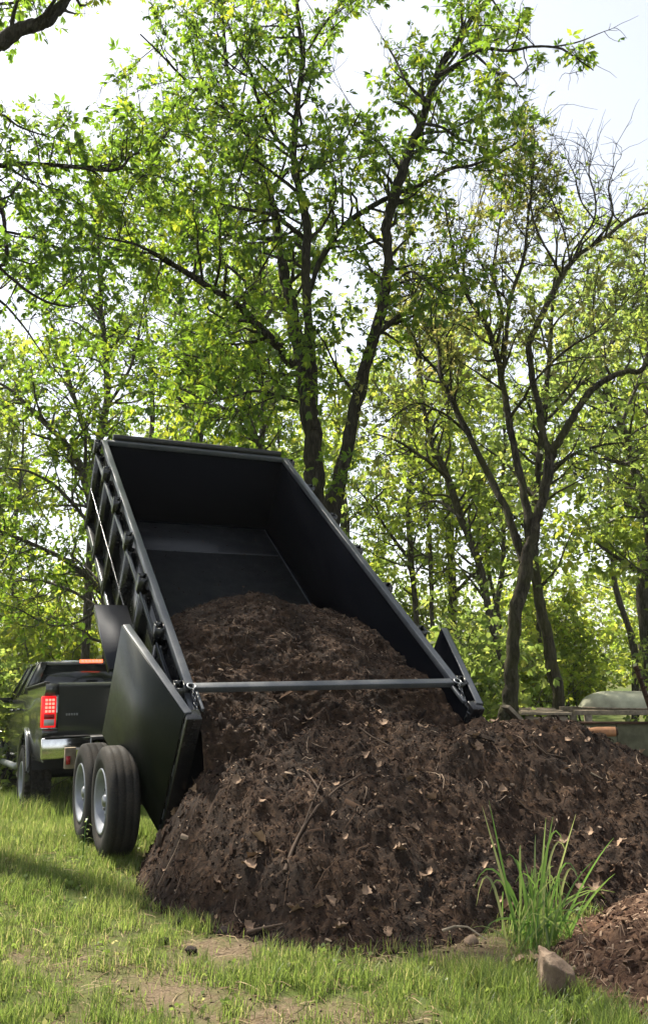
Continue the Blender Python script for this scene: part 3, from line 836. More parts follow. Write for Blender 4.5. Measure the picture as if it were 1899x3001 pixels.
# ------------------------------------------------------------------ mulch
def grid_mesh(name, xs, ys, zf, keep=None):
    X, Y = np.meshgrid(xs, ys, indexing='ij')
    Pz = zf(X, Y)
    P = Pz if Pz.ndim == 3 else np.stack([X, Y, Pz], -1)
    n, m_ = X.shape
    idx = np.arange(n * m_).reshape(n, m_)
    f = np.stack([idx[:-1, :-1], idx[1:, :-1], idx[1:, 1:], idx[:-1, 1:]], -1)
    if keep is not None:
        k = keep(X, Y)
        kk = k[:-1, :-1] | k[1:, :-1] | k[1:, 1:] | k[:-1, 1:]
        f = f[kk]
    f = f.reshape(-1, 4)
    used = np.unique(f)
    remap = np.zeros(n * m_, int); remap[used] = np.arange(len(used))
    return np_mesh(name, P.reshape(-1, 3)[used], remap[f], True)
def rough_n(x, y, amp=1.0):
    r = (fbm(x, y, 0.55, 2, 4) - 0.5) * 0.16 + (fbm(x, y, 0.17, 2, 1) - 0.5) * 0.10 + (fbm(x, y, 0.07, 2, 2) - 0.5) * 0.035
    rid = 1 - np.abs(2 * fbm(x * 1.1, y, 0.085, 2, 5) - 1)
    return amp * (r + (rid - 0.7) * 0.05 + (vnoise(x, y, 0.028, 3) - 0.5) * 0.022)
def pile_z(x, y):
    b_ = pile_base(x, y)
    return b_ + rough_n(x, y) * np.clip(b_ / 0.12 + 0.25, 0.1, 1)
def pile2_z(x, y):
    b_ = pile2_base(x, y)
    return b_ + rough_n(x + 7, y + 3, 1.0) * np.clip(b_ / 0.1 + 0.3, 0.1, 1)
pile = link('mulch_pile', grid_mesh('mulch_pile', np.arange(-1.6, 3.6, 0.0135), np.arange(4.1, 7.7, 0.0135), pile_z, lambda x, y: pile_base(x, y) > -0.06), M['mulch'])
tag(pile, 'big heap of dark brown leaf mulch spilling from the tipped trailer', 'mulch pile')
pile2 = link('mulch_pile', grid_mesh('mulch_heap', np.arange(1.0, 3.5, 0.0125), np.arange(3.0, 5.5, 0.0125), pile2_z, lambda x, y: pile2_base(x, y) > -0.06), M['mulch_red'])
tag(pile2, 'small sunlit heap of reddish brown mulch behind the brown rock', 'mulch pile')
LOAD_PTS = [(-1.03, 0, .80), (-1.03, .9, .84), (-1.03, 1.5, .62), (-1.03, 2.2, .0), (-.4, 1.84, .64), (0, 2.2, .46), (-.2, 1.75, .74), (0, 1.2, .84), (0, .4, .88), (0, 0, .80), (-.55, .4, .84), (.55, .4, .84), (-.6, 1.2, .86),
            (.3, 1.89, .61), (.6, 1.9, .50), (.6, 1.2, .72), (1.04, 2.2, .30), (1.04, 1.6, .52), (1.04, 1.04, .70), (1.04, .61, .76), (1.04, 0, .76), (0, 2.75, -.06), (-.6, 2.5, -.06), (.6, 2.8, -.06), (1.04, 2.8, -.06), (-1.03, 2.45, -.12),
            (-1, -.5, .60), (-.5, -.5, .72), (0, -.5, .77), (.5, -.5, .72), (1, -.5, .60)]
_load = tps(LOAD_PTS)
def load_pt(u, v):
    w = _load(u, v) + rough_n(u + 3.3, v + 1.7, 0.9)
    q = np.stack([u, 0.316 + v * CT - w * ST, 0.294 + v * ST + w * CT], -1)
    return t_world(q)
load = link('mulch_load', grid_mesh('mulch_load', np.arange(-1.031, 1.0311, 0.0135), np.arange(-0.5, 2.9, 0.0135), load_pt, lambda u, v: _load(u, v) > -0.05), M['mulch'])
tag(load, 'mound of brown mulch still lying inside the raised trailer bed', 'mulch')

def normals_of(fn, x, y, e=0.02):
    z0 = fn(x, y)
    return np.stack([-(fn(x + e, y) - z0) / e, -(fn(x, y + e) - z0) / e, np.ones_like(x)], -1)
def chips(P, N, size, rng, flat=0.35, elong=2.2):
    """irregular flakes / chips: bent quads pairs (6 verts, 4 quads closed wedge)"""
    n = len(P)
    N = N / np.linalg.norm(N, axis=1, keepdims=True)
    Rv = rng.normal(size=(n, 3))
    up = N + Rv * flat
    up /= np.linalg.norm(up, axis=1, keepdims=True)
    a = np.cross(up, rng.normal(size=(n, 3))); a /= np.linalg.norm(a, axis=1, keepdims=True)
    b_ = np.cross(up, a)
    L = size * (0.5 + rng.random(n) * 1.0) * np.sqrt(elong)
    W = size * (0.4 + rng.random(n) * 0.9) / np.sqrt(elong)
    H = size * (0.12 + 0.35 * rng.random(n))
    def c(i, j, k): return P + a * (i * L)[:, None] + b_ * (j * W)[:, None] + up * (k * H)[:, None]
    j1 = rng.random(n) * 0.5 - 0.25
    v = np.stack([c(-.5, -.5, 0), c(.5, -.35, .25), c(.42 + j1 * .4, .5, .1), c(-.5 + j1 * .5, .4, -.1),
                  c(-.35, -.3, .9), c(.35, -.22, 1.3), c(.3, .32, 1.0), c(-.3, .3, .7)], 1).reshape(-1, 3)
    q = np.array([(4, 5, 6, 7), (0, 1, 5, 4), (1, 2, 6, 5), (2, 3, 7, 6), (3, 0, 4, 7)])
    f = (np.arange(n)[:, None, None] * 8 + q[None]).reshape(-1, 4)
    return v, f
def scatter_chips(parent, fn, x0, x1, y0, y1, n, size, ok, material, seed, world_fn=None, nworld=None, name='wood_chips'):
    rng = np.random.default_rng(seed)
    x = rng.uniform(x0, x1, n); y = rng.uniform(y0, y1, n)
    k = ok(x, y)
    x, y = x[k], y[k]
    if world_fn is None:
        P = np.stack([x, y, fn(x, y)], -1); N = normals_of(fn, x, y)
    else:
        P = world_fn(x, y); N = np.repeat(np.array(nworld)[None], len(x), 0)
    sz = size * np.exp(rng.normal(0, 0.40, len(x)))
    v, f = chips(P, N, sz, rng, 0.55, 2.6)
    rnd = np.repeat(rng.random(len(x)), 8)
    o = link(name, np_mesh(name, v, f, False, rnd), material, parent)
    tag(o, kind='stuff')
    return o
scatter_chips(pile, pile_z, -1.5, 3.3, 4.2, 7.2, 46000, 0.0095, lambda x, y: pile_base(x, y) > -0.015, M['chips'], 1)
scatter_chips(pile, pile_z, -1.5, 3.3, 4.2, 6.8, 3200, 0.017, lambda x, y: pile_base(x, y) > 0.0, M['chips'], 2)
scatter_chips(pile, pile_z, -1.3, 3.0, 4.3, 6.9, 160, 0.032, lambda x, y: pile_base(x, y) > 0.02, M['mulch'], 11, name='clods')
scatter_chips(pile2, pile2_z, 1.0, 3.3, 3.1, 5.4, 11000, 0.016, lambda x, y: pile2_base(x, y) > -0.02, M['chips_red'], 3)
nl = t_world(bed(0, 0, 1)) - t_world(bed(0, 0, 0))
def floor_pt(u, v): return np.stack([u, 0.316 + v * CT - 0.006 * ST, 0.294 + v * ST + 0.006 * CT], -1)
scatter_chips(trailer, None, -1.0, 1.0, 2.4, 4.5, 260, 0.010, lambda u, v: _load(u, v) < 0.0, M['chips'], 9, lambda u, v: floor_pt(u, v), (0, -.5, .8), 'floor_crumbs')
scatter_chips(load, None, -1.02, 1.02, -0.45, 2.7, 14000, 0.010, lambda u, v: _load(u, v) > 0.02, M['chips'], 4, load_pt, nl * .6 + np.array([0, 0, .6]))
scatter_chips(load, None, -1.02, 1.02, -0.45, 2.6, 1000, 0.020, lambda u, v: _load(u, v) > 0.04, M['chips'], 5, load_pt, nl * .6 + np.array([0, 0, .6]))

def fibres(parent, ptfn, ux, uy, n, ok, material, seed):
    rng = np.random.default_rng(seed)
    x = rng.uniform(*ux, n); y = rng.uniform(*uy, n)
    k = ok(x, y); x, y = x[k], y[k]; n = len(x)
    a = rng.uniform(0, 6.28, n); L = 0.02 + 0.07 * rng.random(n) ** 2
    cv = rng.normal(0, .35, n)
    rows = []
    lift = 0.006 + rng.random(n) * 0.018
    for t in (-1, -.35, .35, 1):
        xx = x + np.cos(a) * L * t + -np.sin(a) * L * cv * t * t
        yy = y + np.sin(a) * L * t + np.cos(a) * L * cv * t * t
        p = ptfn(xx, yy); p = p + np.array([0, 0, 1.0]) * (lift * (1.2 - t * t * .5))[:, None]
        w = np.stack([-np.sin(a), np.cos(a), np.full(n, .6)], -1) * ((0.0009 + .0013 * rng.random(n)) * (1.15 - .5 * abs(t)))[:, None]
        rows += [p - w, p + w]
    v = np.stack(rows, 1).reshape(-1, 3)
    q = np.array([(2 * i, 2 * i + 1, 2 * i + 3, 2 * i + 2) for i in range(3)])
    f = (np.arange(n)[:, None, None] * 8 + q[None]).reshape(-1, 4)
    o = link('fibres', np_mesh('fibres', v, f, False, np.repeat(0.55 + .45 * rng.random(n) ** 1.3, 8)), material, parent)
    tag(o, kind='stuff')
fibres(pile, lambda x, y: np.stack([x, y, pile_z(x, y)], -1), (-1.4, 3.0), (4.3, 7.0), 2200, lambda x, y: pile_base(x, y) > 0.0, M['chips'], 6)
fibres(load, load_pt, (-.95, .95), (-.4, 2.5), 1500, lambda u, v: _load(u, v) > 0.03, M['chips'], 7)
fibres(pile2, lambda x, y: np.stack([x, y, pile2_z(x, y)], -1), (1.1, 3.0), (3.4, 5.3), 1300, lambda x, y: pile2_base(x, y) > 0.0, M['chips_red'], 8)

# dead leaves large enough to pick out, one by one
def leaf_mesh(seed, size):
    rg = np.random.default_rng(seed)
    n = 9
    ts = np.linspace(0, 1, n)
    wd = 0.42 * np.sin(math.pi * ts ** 0.8) * (1 + 0.25 * np.sin(ts * 19 + seed)) + 0.01
    curl = rg.uniform(0.3, 1.1); bend = rg.uniform(-0.5, 0.6)
    vv = []
    for t, w in zip(ts, wd):
        for q in (-1, -0.5, 0, 0.5, 1):
            vv.append((q * w * size, (t - 0.5) * size, size * (curl * 0.45 * (q * w) ** 2 * 4 + bend * (t - 0.5) ** 2 + 0.05 * math.sin(7 * t + 3 * q))))
    ff = [(i * 5 + j, i * 5 + j + 1, i * 5 + 6 + j, i * 5 + 5 + j) for i in range(n - 1) for j in range(4)]
    return np_mesh('dead_leaf', vv, ff, True)
DL = [leaf_mesh(k, 0.085) for k in range(6)]
for me in DL: me.materials.append(M['deadleaf'])
rg = np.random.default_rng(12)
cnt = 0
def put_leaf(x, y, z, nrm, sc, label, group):
    o = bpy.data.objects.new('dead_leaf', DL[rg.integers(6)])
    COL.objects.link(o)
    q = Vector(nrm).to_track_quat('Z', 'Y').to_euler()
    o.rotation_euler = (q.x + rg.normal(0, .35), q.y + rg.normal(0, .35), rg.uniform(0, 6.28))
    o.location = (x, y, z + 0.012); o.scale = (sc, sc, sc)
    tag(o, label, 'leaf', group)
while cnt < 170:
    x, y = rg.uniform(-1.1, 2.4), rg.uniform(4.45, 6.5)
    xa, ya = np.array([x]), np.array([y])
    if pile_base(xa, ya)[0] < 0.03: continue
    nn = normals_of(pile_base, xa, ya)[0]
    put_leaf(x, y, pile_z(xa, ya)[0], nn, rg.uniform(0.3, 0.95), 'curled tan dead leaf lying on the big dark mulch pile', 'dead leaves on the big mulch pile')
    cnt += 1
for (px, py, Yd) in ((745, 2470, 5.0), (728, 2500, 4.95), (762, 2450, 5.05)):
    p = at(px, py, Yd); xa, ya = np.array([p[0]]), np.array([p[1]])
    put_leaf(p[0], p[1], pile_z(xa, ya)[0] + .01, (0, -0.6, 1), 1.25, 'large pale tan leaf in the small cluster left of the pile centre', 'leaf cluster left of the pile centre')
for (x, y) in ((0.93, 4.33), (0.99, 4.30)):
    put_leaf(x, y, float(ground_z(x, y)) + 0.02, (0, -0.3, 1), 1.0, 'orange tan dead leaf on the bare soil left of the brown rock', 'dead leaves left of the rock')

# sticks on the mulch
def stick(pts, r, label, name='stick', fn=None, m='stick', forks=()):
    pts = np.array(pts, float)
    c = np.array([pts[:, 0].mean(), pts[:, 1].mean(), pts[:, 2].min()])
    A = Acc()
    t = np.linspace(0, 1, len(pts))
    A.tube(pts - c, r * (1 - 0.6 * t), 7)
    for fk in forks:
        fk = np.array(fk, float) - c
        A.tube(fk, r * np.linspace(0.55, 0.2, len(fk)), 5)
    o = A.build(name, M[m], None, True)
    o.location = c
    tag(o, label, 'stick')
    return o
def on_pile(px, py, Y0=5.0):
    """walk along the sight line until it meets the pile"""
    for Yd in np.arange(4.2, 7.5, 0.01):
        p = at(px, py, Yd)
        if pile_z(np.array([p[0]]), np.array([p[1]]))[0] + 0.012 >= p[2]:
            return np.array([p[0], p[1], p[2] + 0.012])
    return at(px, py, Y0)
s1 = [on_pile(*q) for q in ((835, 2560), (860, 2490), (890, 2430), (930, 2370), (990, 2315), (1060, 2275))]
f1 = [on_pile(*q) for q in ((890, 2430), (915, 2360), (935, 2310), (952, 2275))]
f2 = [on_pile(*q) for q in ((932, 2315), (905, 2275), (870, 2255))]
stick(s1, 0.013, 'long forked brown branch lying across the middle of the mulch pile', 'fallen_branch', forks=(f1, f2))
stick([on_pile(*q) for q in ((725, 2740), (770, 2728), (830, 2715))], 0.012, 'short straight stick at the front foot of the mulch pile')
stick([on_pile(*q) for q in ((1052, 2138), (1090, 2165), (1140, 2190))], 0.009, 'thin dark stick high on the mulch below the spreader bar')
stick([on_pile(*q) for q in ((1510, 2345), (1540, 2375), (1580, 2392))], 0.006, 'thin wavy root on the right face of the mulch pile')
stick([on_pile(*q) for q in ((1560, 2180), (1600, 2215), (1660, 2225), (1700, 2260))], 0.007, 'thin reddish root near the right crest of the mulch pile')
stick([on_pile(*q) for q in ((1730, 2270), (1765, 2288))], 0.006, 'pale wood splinter on the upper right of the mulch pile', m='weathered')
stick([(0.60, 4.60, 0.07), (0.66, 4.57, 0.10), (0.72, 4.56, 0.10), (0.80, 4.50, 0.06)], 0.008, 'pale bent twig on bare soil in front of the pile', m='weathered')
# peeled log end on the crest
a, b_ = at(1712, 2150, 6.35), at(1802, 2144, 6.32)
lg = Acc().tube([a - b_ * 0 , a * .6 + b_ * .4 + [0, 0, .006], b_], [0.032, 0.036, 0.034], 14)
lc = np.array([(a[0] + b_[0]) / 2, a[1], a[2] - .035])
lg.v = [v - lc for v in lg.v]
lo = lg.build('log', M['log'], None, True); lo.location = lc
tag(lo, 'short orange brown log lying on the right crest of the mulch pile', 'log')
Acc().tube([b_ - lc + (b_ - a) * 0.02, b_ - lc + (b_ - a) * 0.075], [0.031, 0.026], 12).build('cut_end', M['logend'], lo, True)
# clods fallen in front
def rock_mesh(seed, sx, sy, sz, n=14, rough=0.16, power=2.0):
    rg_ = np.random.default_rng(seed)
    vv, ff = [], []
    dirs = rg_.normal(size=(9, 3)); dirs /= np.linalg.norm(dirs, axis=1, keepdims=True)
    offs = rg_.uniform(0.62, 0.95, 9)
    for i in range(n + 1):
        th = math.pi * i / n
        for j in range(2 * n):
            ph = math.pi * j / n
            d = np.array([math.sin(th) * math.cos(ph), math.sin(th) * math.sin(ph), math.cos(th)])
            rr = 1.0
            for dd, oo in zip(dirs, offs):
                c = d @ dd
                if c > 0.05: rr = min(rr, oo / c)
            rr *= 1 + rough * 0.25 * math.sin(5 * d[0] + seed) * math.sin(6 * d[1]) * math.sin(4 * d[2] + 1)
            vv.append((d[0] * rr * sx, d[1] * rr * sy, d[2] * rr * sz))
    w = 2 * n
    for i in range(n):
        for j in range(w):
            ff.append((i * w + j, (i + 1) * w + j, (i + 1) * w + (j + 1) % w, i * w + (j + 1) % w))
    return np_mesh('rock', vv, ff, False)
for k, (px, py, r, lb) in enumerate(((562, 2798, .028, 'dark soil clod alone on the bare patch before the pile'), (530, 2712, .026, 'dark soil clod at the left foot of the pile'),
                                     (480, 2765, .022, 'small reddish clod on the bare soil at left'), (655, 2742, .03, 'dark clod fallen just off the pile front'),
                                     (1380, 2760, .035, 'brown earth lump on bare soil left of the tall grass'), (1340, 2710, .045, 'upright grey brown earth lump at the foot of the pile'))):
    p = on_ground(px, py, 0.0)
    zz = float(ground_z(p[0], p[1]))
    me = rock_mesh(40 + k, r * 1.3, r, r * 0.85, 9, 0.5); me.materials.append(M['clod'] if k < 4 else M['stone'])
    o = bpy.data.objects.new('soil_clod', me); COL.objects.link(o)
    o.location = (p[0], p[1], zz + r * 0.5)
    tag(o, lb, 'clod')
# the stone
def wedge_rock():
    base = [(-0.115, -0.055), (-0.075, -0.10), (0.095, -0.09), (0.13, 0.03), (0.05, 0.11), (-0.09, 0.09)]
    def zt_(q): return 0.225 - 0.42 * (q[0] + 0.09) + 0.35 * min(0.0, q[1])
    ring0 = [(x * 1.04, y * 1.04, -0.02) for x, y in base]
    ring1 = [(x, y, zt_((x, y)) * 0.55) for x, y in base]
    ring2 = [(x * 0.93 - .006, y * 0.92, zt_((x * .93, y * .92)) + 0.012) for x, y in base]
    vv = ring0 + ring1 + ring2 + [(-0.03, 0.0, zt_((-0.03, 0.0)) + 0.03)]
    n = 6
    ff = [(i * n + j, i * n + (j + 1) % n, (i + 1) * n + (j + 1) % n, (i + 1) * n + j) for i in (0, 1) for j in range(n)]
    ff += [(2 * n + j, 2 * n + (j + 1) % n, 2 * n + (j + 2) % n, 18) for j in (0, 2, 4)]
    me = np_mesh('rock', vv, np.array(ff), False)
    return me
rk = link('rock', wedge_rock(), M['stone'])
p = on_ground(1645, 2935)
rk.location = (p[0], p[1] + 0.09, float(ground_z(p[0], p[1])) - 0.015)
rk.rotation_euler = (0.06, 0.05, 0.1)
rk.scale = (0.70, 0.72, 0.80)
for kind_, kw in (('BEVEL', dict(width=0.007, segments=2)), ('SUBSURF', dict(levels=3, render_levels=3, subdivision_type='SIMPLE'))):
    md = rk.modifiers.new(kind_.lower(), kind_)
    for a_, b2 in kw.items(): setattr(md, a_, b2)
tx_ = bpy.data.textures.new('rock relief', 'CLOUDS'); tx_.noise_scale = 0.06; tx_.noise_depth = 3
md = rk.modifiers.new('relief', 'DISPLACE'); md.texture = tx_; md.strength = 0.020; md.mid_level = 0.5
tag(rk, 'brown wedge shaped fieldstone standing beside the small mulch heap', 'rock')

# ------------------------------------------------------------------ things by the wood edge on the right
def plank(p0, p1, w, t, name, label, m='weathered', cat='board'):
    p0, p1 = np.array(p0, float), np.array(p1, float)
    d = p1 - p0; L = np.linalg.norm(d); d /= L
    s_ = np.cross(d, (0, 0, 1)); s_ /= np.linalg.norm(s_); u = np.cross(s_, d)
    c = (p0 + p1) / 2; c[2] = min(p0[2], p1[2])
    def k(a, b_, h): return p0 + d * a + s_ * b_ + u * h - c
    o = Acc().hexa([k(0, -w / 2, 0), k(L, -w / 2, 0), k(L, w / 2, 0), k(0, w / 2, 0), k(0, -w / 2, t), k(L, -w / 2, t), k(L, w / 2, t), k(0, w / 2, t)]).build(name, M[m], None, bevel=0.003)
    o.location = c
    tag(o, label, cat)
    return o
plank(at(1528, 2125, 7.0), at(1478, 2074, 6.95), 0.10, 0.03, 'board', 'pale broken board poking up behind the crest of the pile')
YB = 13.0
def gz(x, y): return float(ground_z(x, y))
# low rack of planks
rack = at(1580, 2090, YB); rack[2] = gz(rack[0], YB)
rk_e = empty('plank_rack', rack); tag(rk_e, 'low rack of weathered planks behind the pile, left of the canoe', 'rack')
ztop = at(1580, 2082, YB)[2] - rack[2]
for k in range(5):
    Acc().box((-0.38 + 0.05 * (k % 3), -0.5 + k * 0.21, ztop - 0.03 - 0.012 * (k % 2)), (0.34 - 0.06 * (k % 2), -0.32 + k * 0.21, ztop + 0.005 - 0.012 * (k % 2))).build('plank', M['weathered'], rk_e, bevel=0.004)
for x in (-0.25, 0.22):
    for y in (-0.4, 0.45):
        Acc().box((x - 0.05, y - 0.05, -0.02), (x + 0.05, y + 0.05, ztop - 0.045)).build('leg', M['weathered'], rk_e)
Acc().box((-0.3, -0.47, ztop - 0.20), (0.28, -0.445, ztop - 0.06)).build('apron', M['weathered'], rk_e)
for k in range(6):
    x = -0.18 + k * 0.075
    Acc().box((x, -0.44, ztop - 0.19), (x + 0.045, -0.36, ztop - 0.062)).build('slat', M['weathered'], rk_e)
# overturned canoe on a rack
cz0, cz1 = at(1800, 2072, YB)[2], at(1800, 2019, YB)[2]
cx0 = at(1697, 2050, YB)[0]
hullh = (cz1 - cz0) * 0.88
cn = empty('canoe', (cx0 + 1.9, YB, cz0)); tag(cn, 'faded green grey canoe lying upside down on a rack by the woods', 'canoe')
ns, nr = 70, 15
vv, ff = [], []
for i in range(ns + 1):
    t = i / ns
    x = -1.9 + 4.4 * t
    e = 1 - abs(2 * t - 1) ** 3.2
    wdt = 0.42 * max(0.06, e) ** 0.5
    sE = min(1.0, 4.4 * min(t, 1 - t) / 0.46)
    hh = hullh * math.sqrt(max(0.0, 1 - (1 - sE) ** 2)) * (1.0 - 0.16 * math.sin(math.pi * min(1, t * 1.15)) * (t > 0.18) * min(1, (t - .18) * 4))
    for j in range(nr):
        a = math.pi * j / (nr - 1)
        ca_, sa_ = math.cos(a), math.sin(a)
        vv.append((x + 0.06 * (1 - sa_) * (1 if t < .5 else -1) * 0, math.copysign(abs(ca_) ** 0.75, ca_) * wdt, hh * abs(sa_) ** 0.62))
for i in range(ns):
    for j in range(nr - 1):
        ff.append((i * nr + j, (i + 1) * nr + j, (i + 1) * nr + j + 1, i * nr + j + 1))
Acc().add(vv, ff).build('hull', M['canoe'], cn, True)
for sgn in (0, nr - 1):
    Acc().tube([vv[i * nr + sgn] for i in range(ns + 1)], 0.014, 6).build('gunwale', M['weathered'], cn, True)
cr = empty('canoe_rack', (cx0 + 1.5, YB, gz(cx0 + 1.5, YB))); tag(cr, 'dark timber rack holding up the overturned canoe', 'rack')
zr = cz0 - gz(cx0 + 1.5, YB) - 0.016
for y in (-0.38, 0.38):
    Acc().box((-1.7, y - 0.04, zr - 0.07), (2.3, y + 0.04, zr - 0.002)).build('rail', M['weathered'], cr, bevel=0.004)
for x in (-1.5, 0.42, 2.0):
    for y in (-0.38, 0.38):
        Acc().box((x - 0.045, y - 0.045, -0.03), (x + 0.045, y + 0.045, zr - 0.072)).build('post', M['weathered'], cr)
# grey bin panels in front of the rack
bx0 = at(1640, 2120, YB - 0.7)
bz = gz(bx0[0] + 0.6, YB - 0.7)
bn = empty('plywood_bin', (bx0[0] + 1.1, YB - 0.7, bz)); tag(bn, 'mossy grey plywood bin standing in grass below the canoe', 'bin')
bh = at(1800, 2112, YB - 0.7)[2] - bz
for k, (xa, xb, h_) in enumerate(((-1.05, -0.32, bh * 0.98), (-0.31, 0.42, bh), (0.43, 1.25, bh * 0.96))):
    Acc().box((xa, -0.02, -0.03), (xb, 0.015, h_ - 0.03)).build('panel', M['greyboard'], bn, bevel=0.003)
Acc().box((-1.06, -0.06, bh - 0.045), (1.27, 0.04, bh - 0.015)).build('cap_rail', M['rust'], bn, bevel=0.003)
for x in (-1.08, -0.33, 0.41, 1.27):
    Acc().box((x - 0.03, 0.02, -0.03), (x + 0.03, 0.09, bh - 0.05)).build('post', M['weathered'], bn)
Acc().box((-1.05, 0.5, -0.03), (1.25, 0.53, bh - 0.06)).build('back_panel', M['greyboard'], bn)
# rusty leaning post at the right edge
p0, p1 = at(1925, 2110, 10.5), at(1862, 1952, 10.5)
p0[2] = gz(p0[0] + .15, 10.5)
rp = empty('rusty_post', (p0[0] + .2, 10.5, p0[2])); tag(rp, 'rusty angle iron post leaning in from the right edge', 'post')
d0 = np.array([0.0, 0, 0]); d1 = p1 - np.array([p0[0] + .2, 10.5, p0[2]])
Acc().tube([d0, d0 * .5 + d1 * .5, d1], [0.03, 0.034, 0.03], 4).build('shaft', M['rust'], rp)
for k in range(4):
    q = d1 * (0.97 - 0.07 * k)
    Acc().box((q[0] - 0.012, q[1] - 0.06, q[2] - 0.012), (q[0] + 0.035, q[1] - 0.035, q[2] + 0.012)).build('lug', M['rust'], rp)

def unit_rows(v): return v / (np.linalg.norm(v, axis=-1, keepdims=True) + 1e-9)
def compound(P, D, size, rng, k=5, wr=0.36, spread=1.1):
    n = len(P)
    side = unit_rows(np.cross(D, rng.normal(size=(n, 3))))
    upv = np.cross(side, D)
    flip = np.where(upv[:, 2] < 0, -1, 1)[:, None]
    upv = upv * flip
    V = []
    angs = np.linspace(-spread, spread, k)
    for a in angs:
        a = a + rng.normal(0, 0.12, n)
        ld = unit_rows(D * np.cos(a)[:, None] + side * np.sin(a)[:, None] + np.array([0, 0, -1.0]) * (0.35 + 0.5 * rng.random(n))[:, None])
        nrm = unit_rows(upv + rng.normal(0, 0.35, (n, 3)))
        wd = unit_rows(np.cross(ld, nrm))
        L = size * (0.75 + 0.5 * rng.random(n)) * (1 - 0.25 * abs(np.mean(a)) / max(spread, .1))
        b0 = P + D * (size * 0.55)[:, None]
        W = L * wr * 0.5
        mid = b0 + ld * (L * 0.55)[:, None] + nrm * (W * 0.35)[:, None]
        V.append(np.stack([b0, mid + wd * W[:, None], b0 + ld * L[:, None], mid - wd * W[:, None]], 1))
    V = np.stack(V, 1).reshape(-1, 3)
    F = np.arange(len(V)).reshape(-1, 4)
    return V, F
# ------------------------------------------------------------------ grass
def blades(P, H, W, lean, rng, segs=2):
    n = len(P)
    az = rng.uniform(0, 2 * math.pi, n)
    d = np.stack([np.cos(az), np.sin(az), np.zeros(n)], -1)
    sd_ = np.stack([-np.sin(az + rng.normal(0, .6, n)), np.cos(az), np.zeros(n)], -1)
    sd_ /= np.linalg.norm(sd_, axis=1, keepdims=True)
    rows = []
    for k in range(segs + 1):
        t = k / segs
        c = P + d * (lean * H * t ** 1.8)[:, None] + np.array([0, 0, 1.0]) * (H * (t - 0.25 * lean * t * t))[:, None]
        w = W * (1 - t) ** 0.7 * 0.5 + 0.0003
        rows += [c - sd_ * w[:, None], c + sd_ * w[:, None]]
    v = np.stack(rows, 1)
    kk = 2 * (segs + 1)
    q = np.array([(2 * i, 2 * i + 1, 2 * i + 3, 2 * i + 2) for i in range(segs)])
    f = (np.arange(n)[:, None, None] * kk + q[None]).reshape(-1, 4)
    return v.reshape(-1, 3), f, kk
def grass_field(n, x0, x1, y0, y1, hs, seed, name, label):
    rng = np.random.default_rng(seed)
    # more samples near the camera
    y = y0 + (y1 - y0) * rng.random(n) ** 1.5
    hw = 0.42 * y + 0.4
    x = rng.uniform(-1, 1, n) * hw
    k = (x > x0) & (x < x1)
    x, y = x[k], y[k]
    c = cover_fn(x, y)
    tuft = fbm(x, y, 0.11, 2, 5)
    keep = rng.random(len(x)) < np.clip((c - 0.30) * 2.4, 0.05, 1) * np.clip((tuft - 0.36) * 5, 0.06, 1)
    keep &= ~mulch_mask(x, y)
    x, y, c, tuft = x[keep], y[keep], c[keep], tuft[keep]
    z = ground_z(x, y)
    H = hs * (0.45 + 0.9 * rng.random(len(x))) * (0.5 + 0.8 * c) * (0.6 + 0.8 * tuft)
    W = 0.0026 + 0.0022 * rng.random(len(x)) + 0.0006 * np.clip(y - 6, 0, 8)
    v, f, kk = blades(np.stack([x, y, z - 0.004], -1), H, W, rng.uniform(0.1, 0.8, len(x)), rng)
    dry = rng.random(len(x))
    col = np.clip(0.38 + 0.55 * (fbm(x, y, 0.8, 3, 1) - 0.5) + rng.normal(0, 0.16, len(x)) + 0.45 * (dry > 0.87), 0, 1)
    o = link(name, np_mesh(name, v, f, False, np.repeat(col, kk)), M['grass'])
    tag(o, label, 'grass', None, 'stuff')
grass_field(330000, -5.5, 4.5, 3.3, 11.0, 0.078, 21, 'grass', 'patchy short green grass around the pile and under the trailer')
grass_field(60000, -9, 9, 10.0, 19.0, 0.20, 22, 'far_grass', 'taller rough grass beyond the trailer and by the canoe')

rgw = np.random.default_rng(91)
nw = 3600
yw = 3.5 + 7.5 * rgw.random(nw) ** 1.4; xw = rgw.uniform(-1, 1, nw) * (0.42 * yw + .3)
kw_ = (cover_fn(xw, yw) + 0.3 * fbm(xw, yw, 0.35, 2, 0) > 0.55) & (fbm(xw, yw, 0.5, 2, 4) > 0.5) & ~mulch_mask(xw, yw)
xw, yw = xw[kw_], yw[kw_]
Pw = np.stack([xw, yw, ground_z(xw, yw) + 0.012 + 0.03 * rgw.random(len(xw))], -1)
Vw, Fw = compound(Pw, unit_rows(rgw.normal(0, 1, (len(xw), 3)) * [1, 1, .25] + [0, 0, .35]), rgw.uniform(.016, .036, len(xw)), rgw, 3, .75, 1.9)
tag(link('lawn_weeds', np_mesh('lawn_weeds', Vw, Fw, False, np.repeat(np.clip(rgw.normal(.5, .25, len(xw)), 0, 1), 12)), M['grass']), 'small broad leaved weeds scattered through the short grass', 'weeds', None, 'stuff')
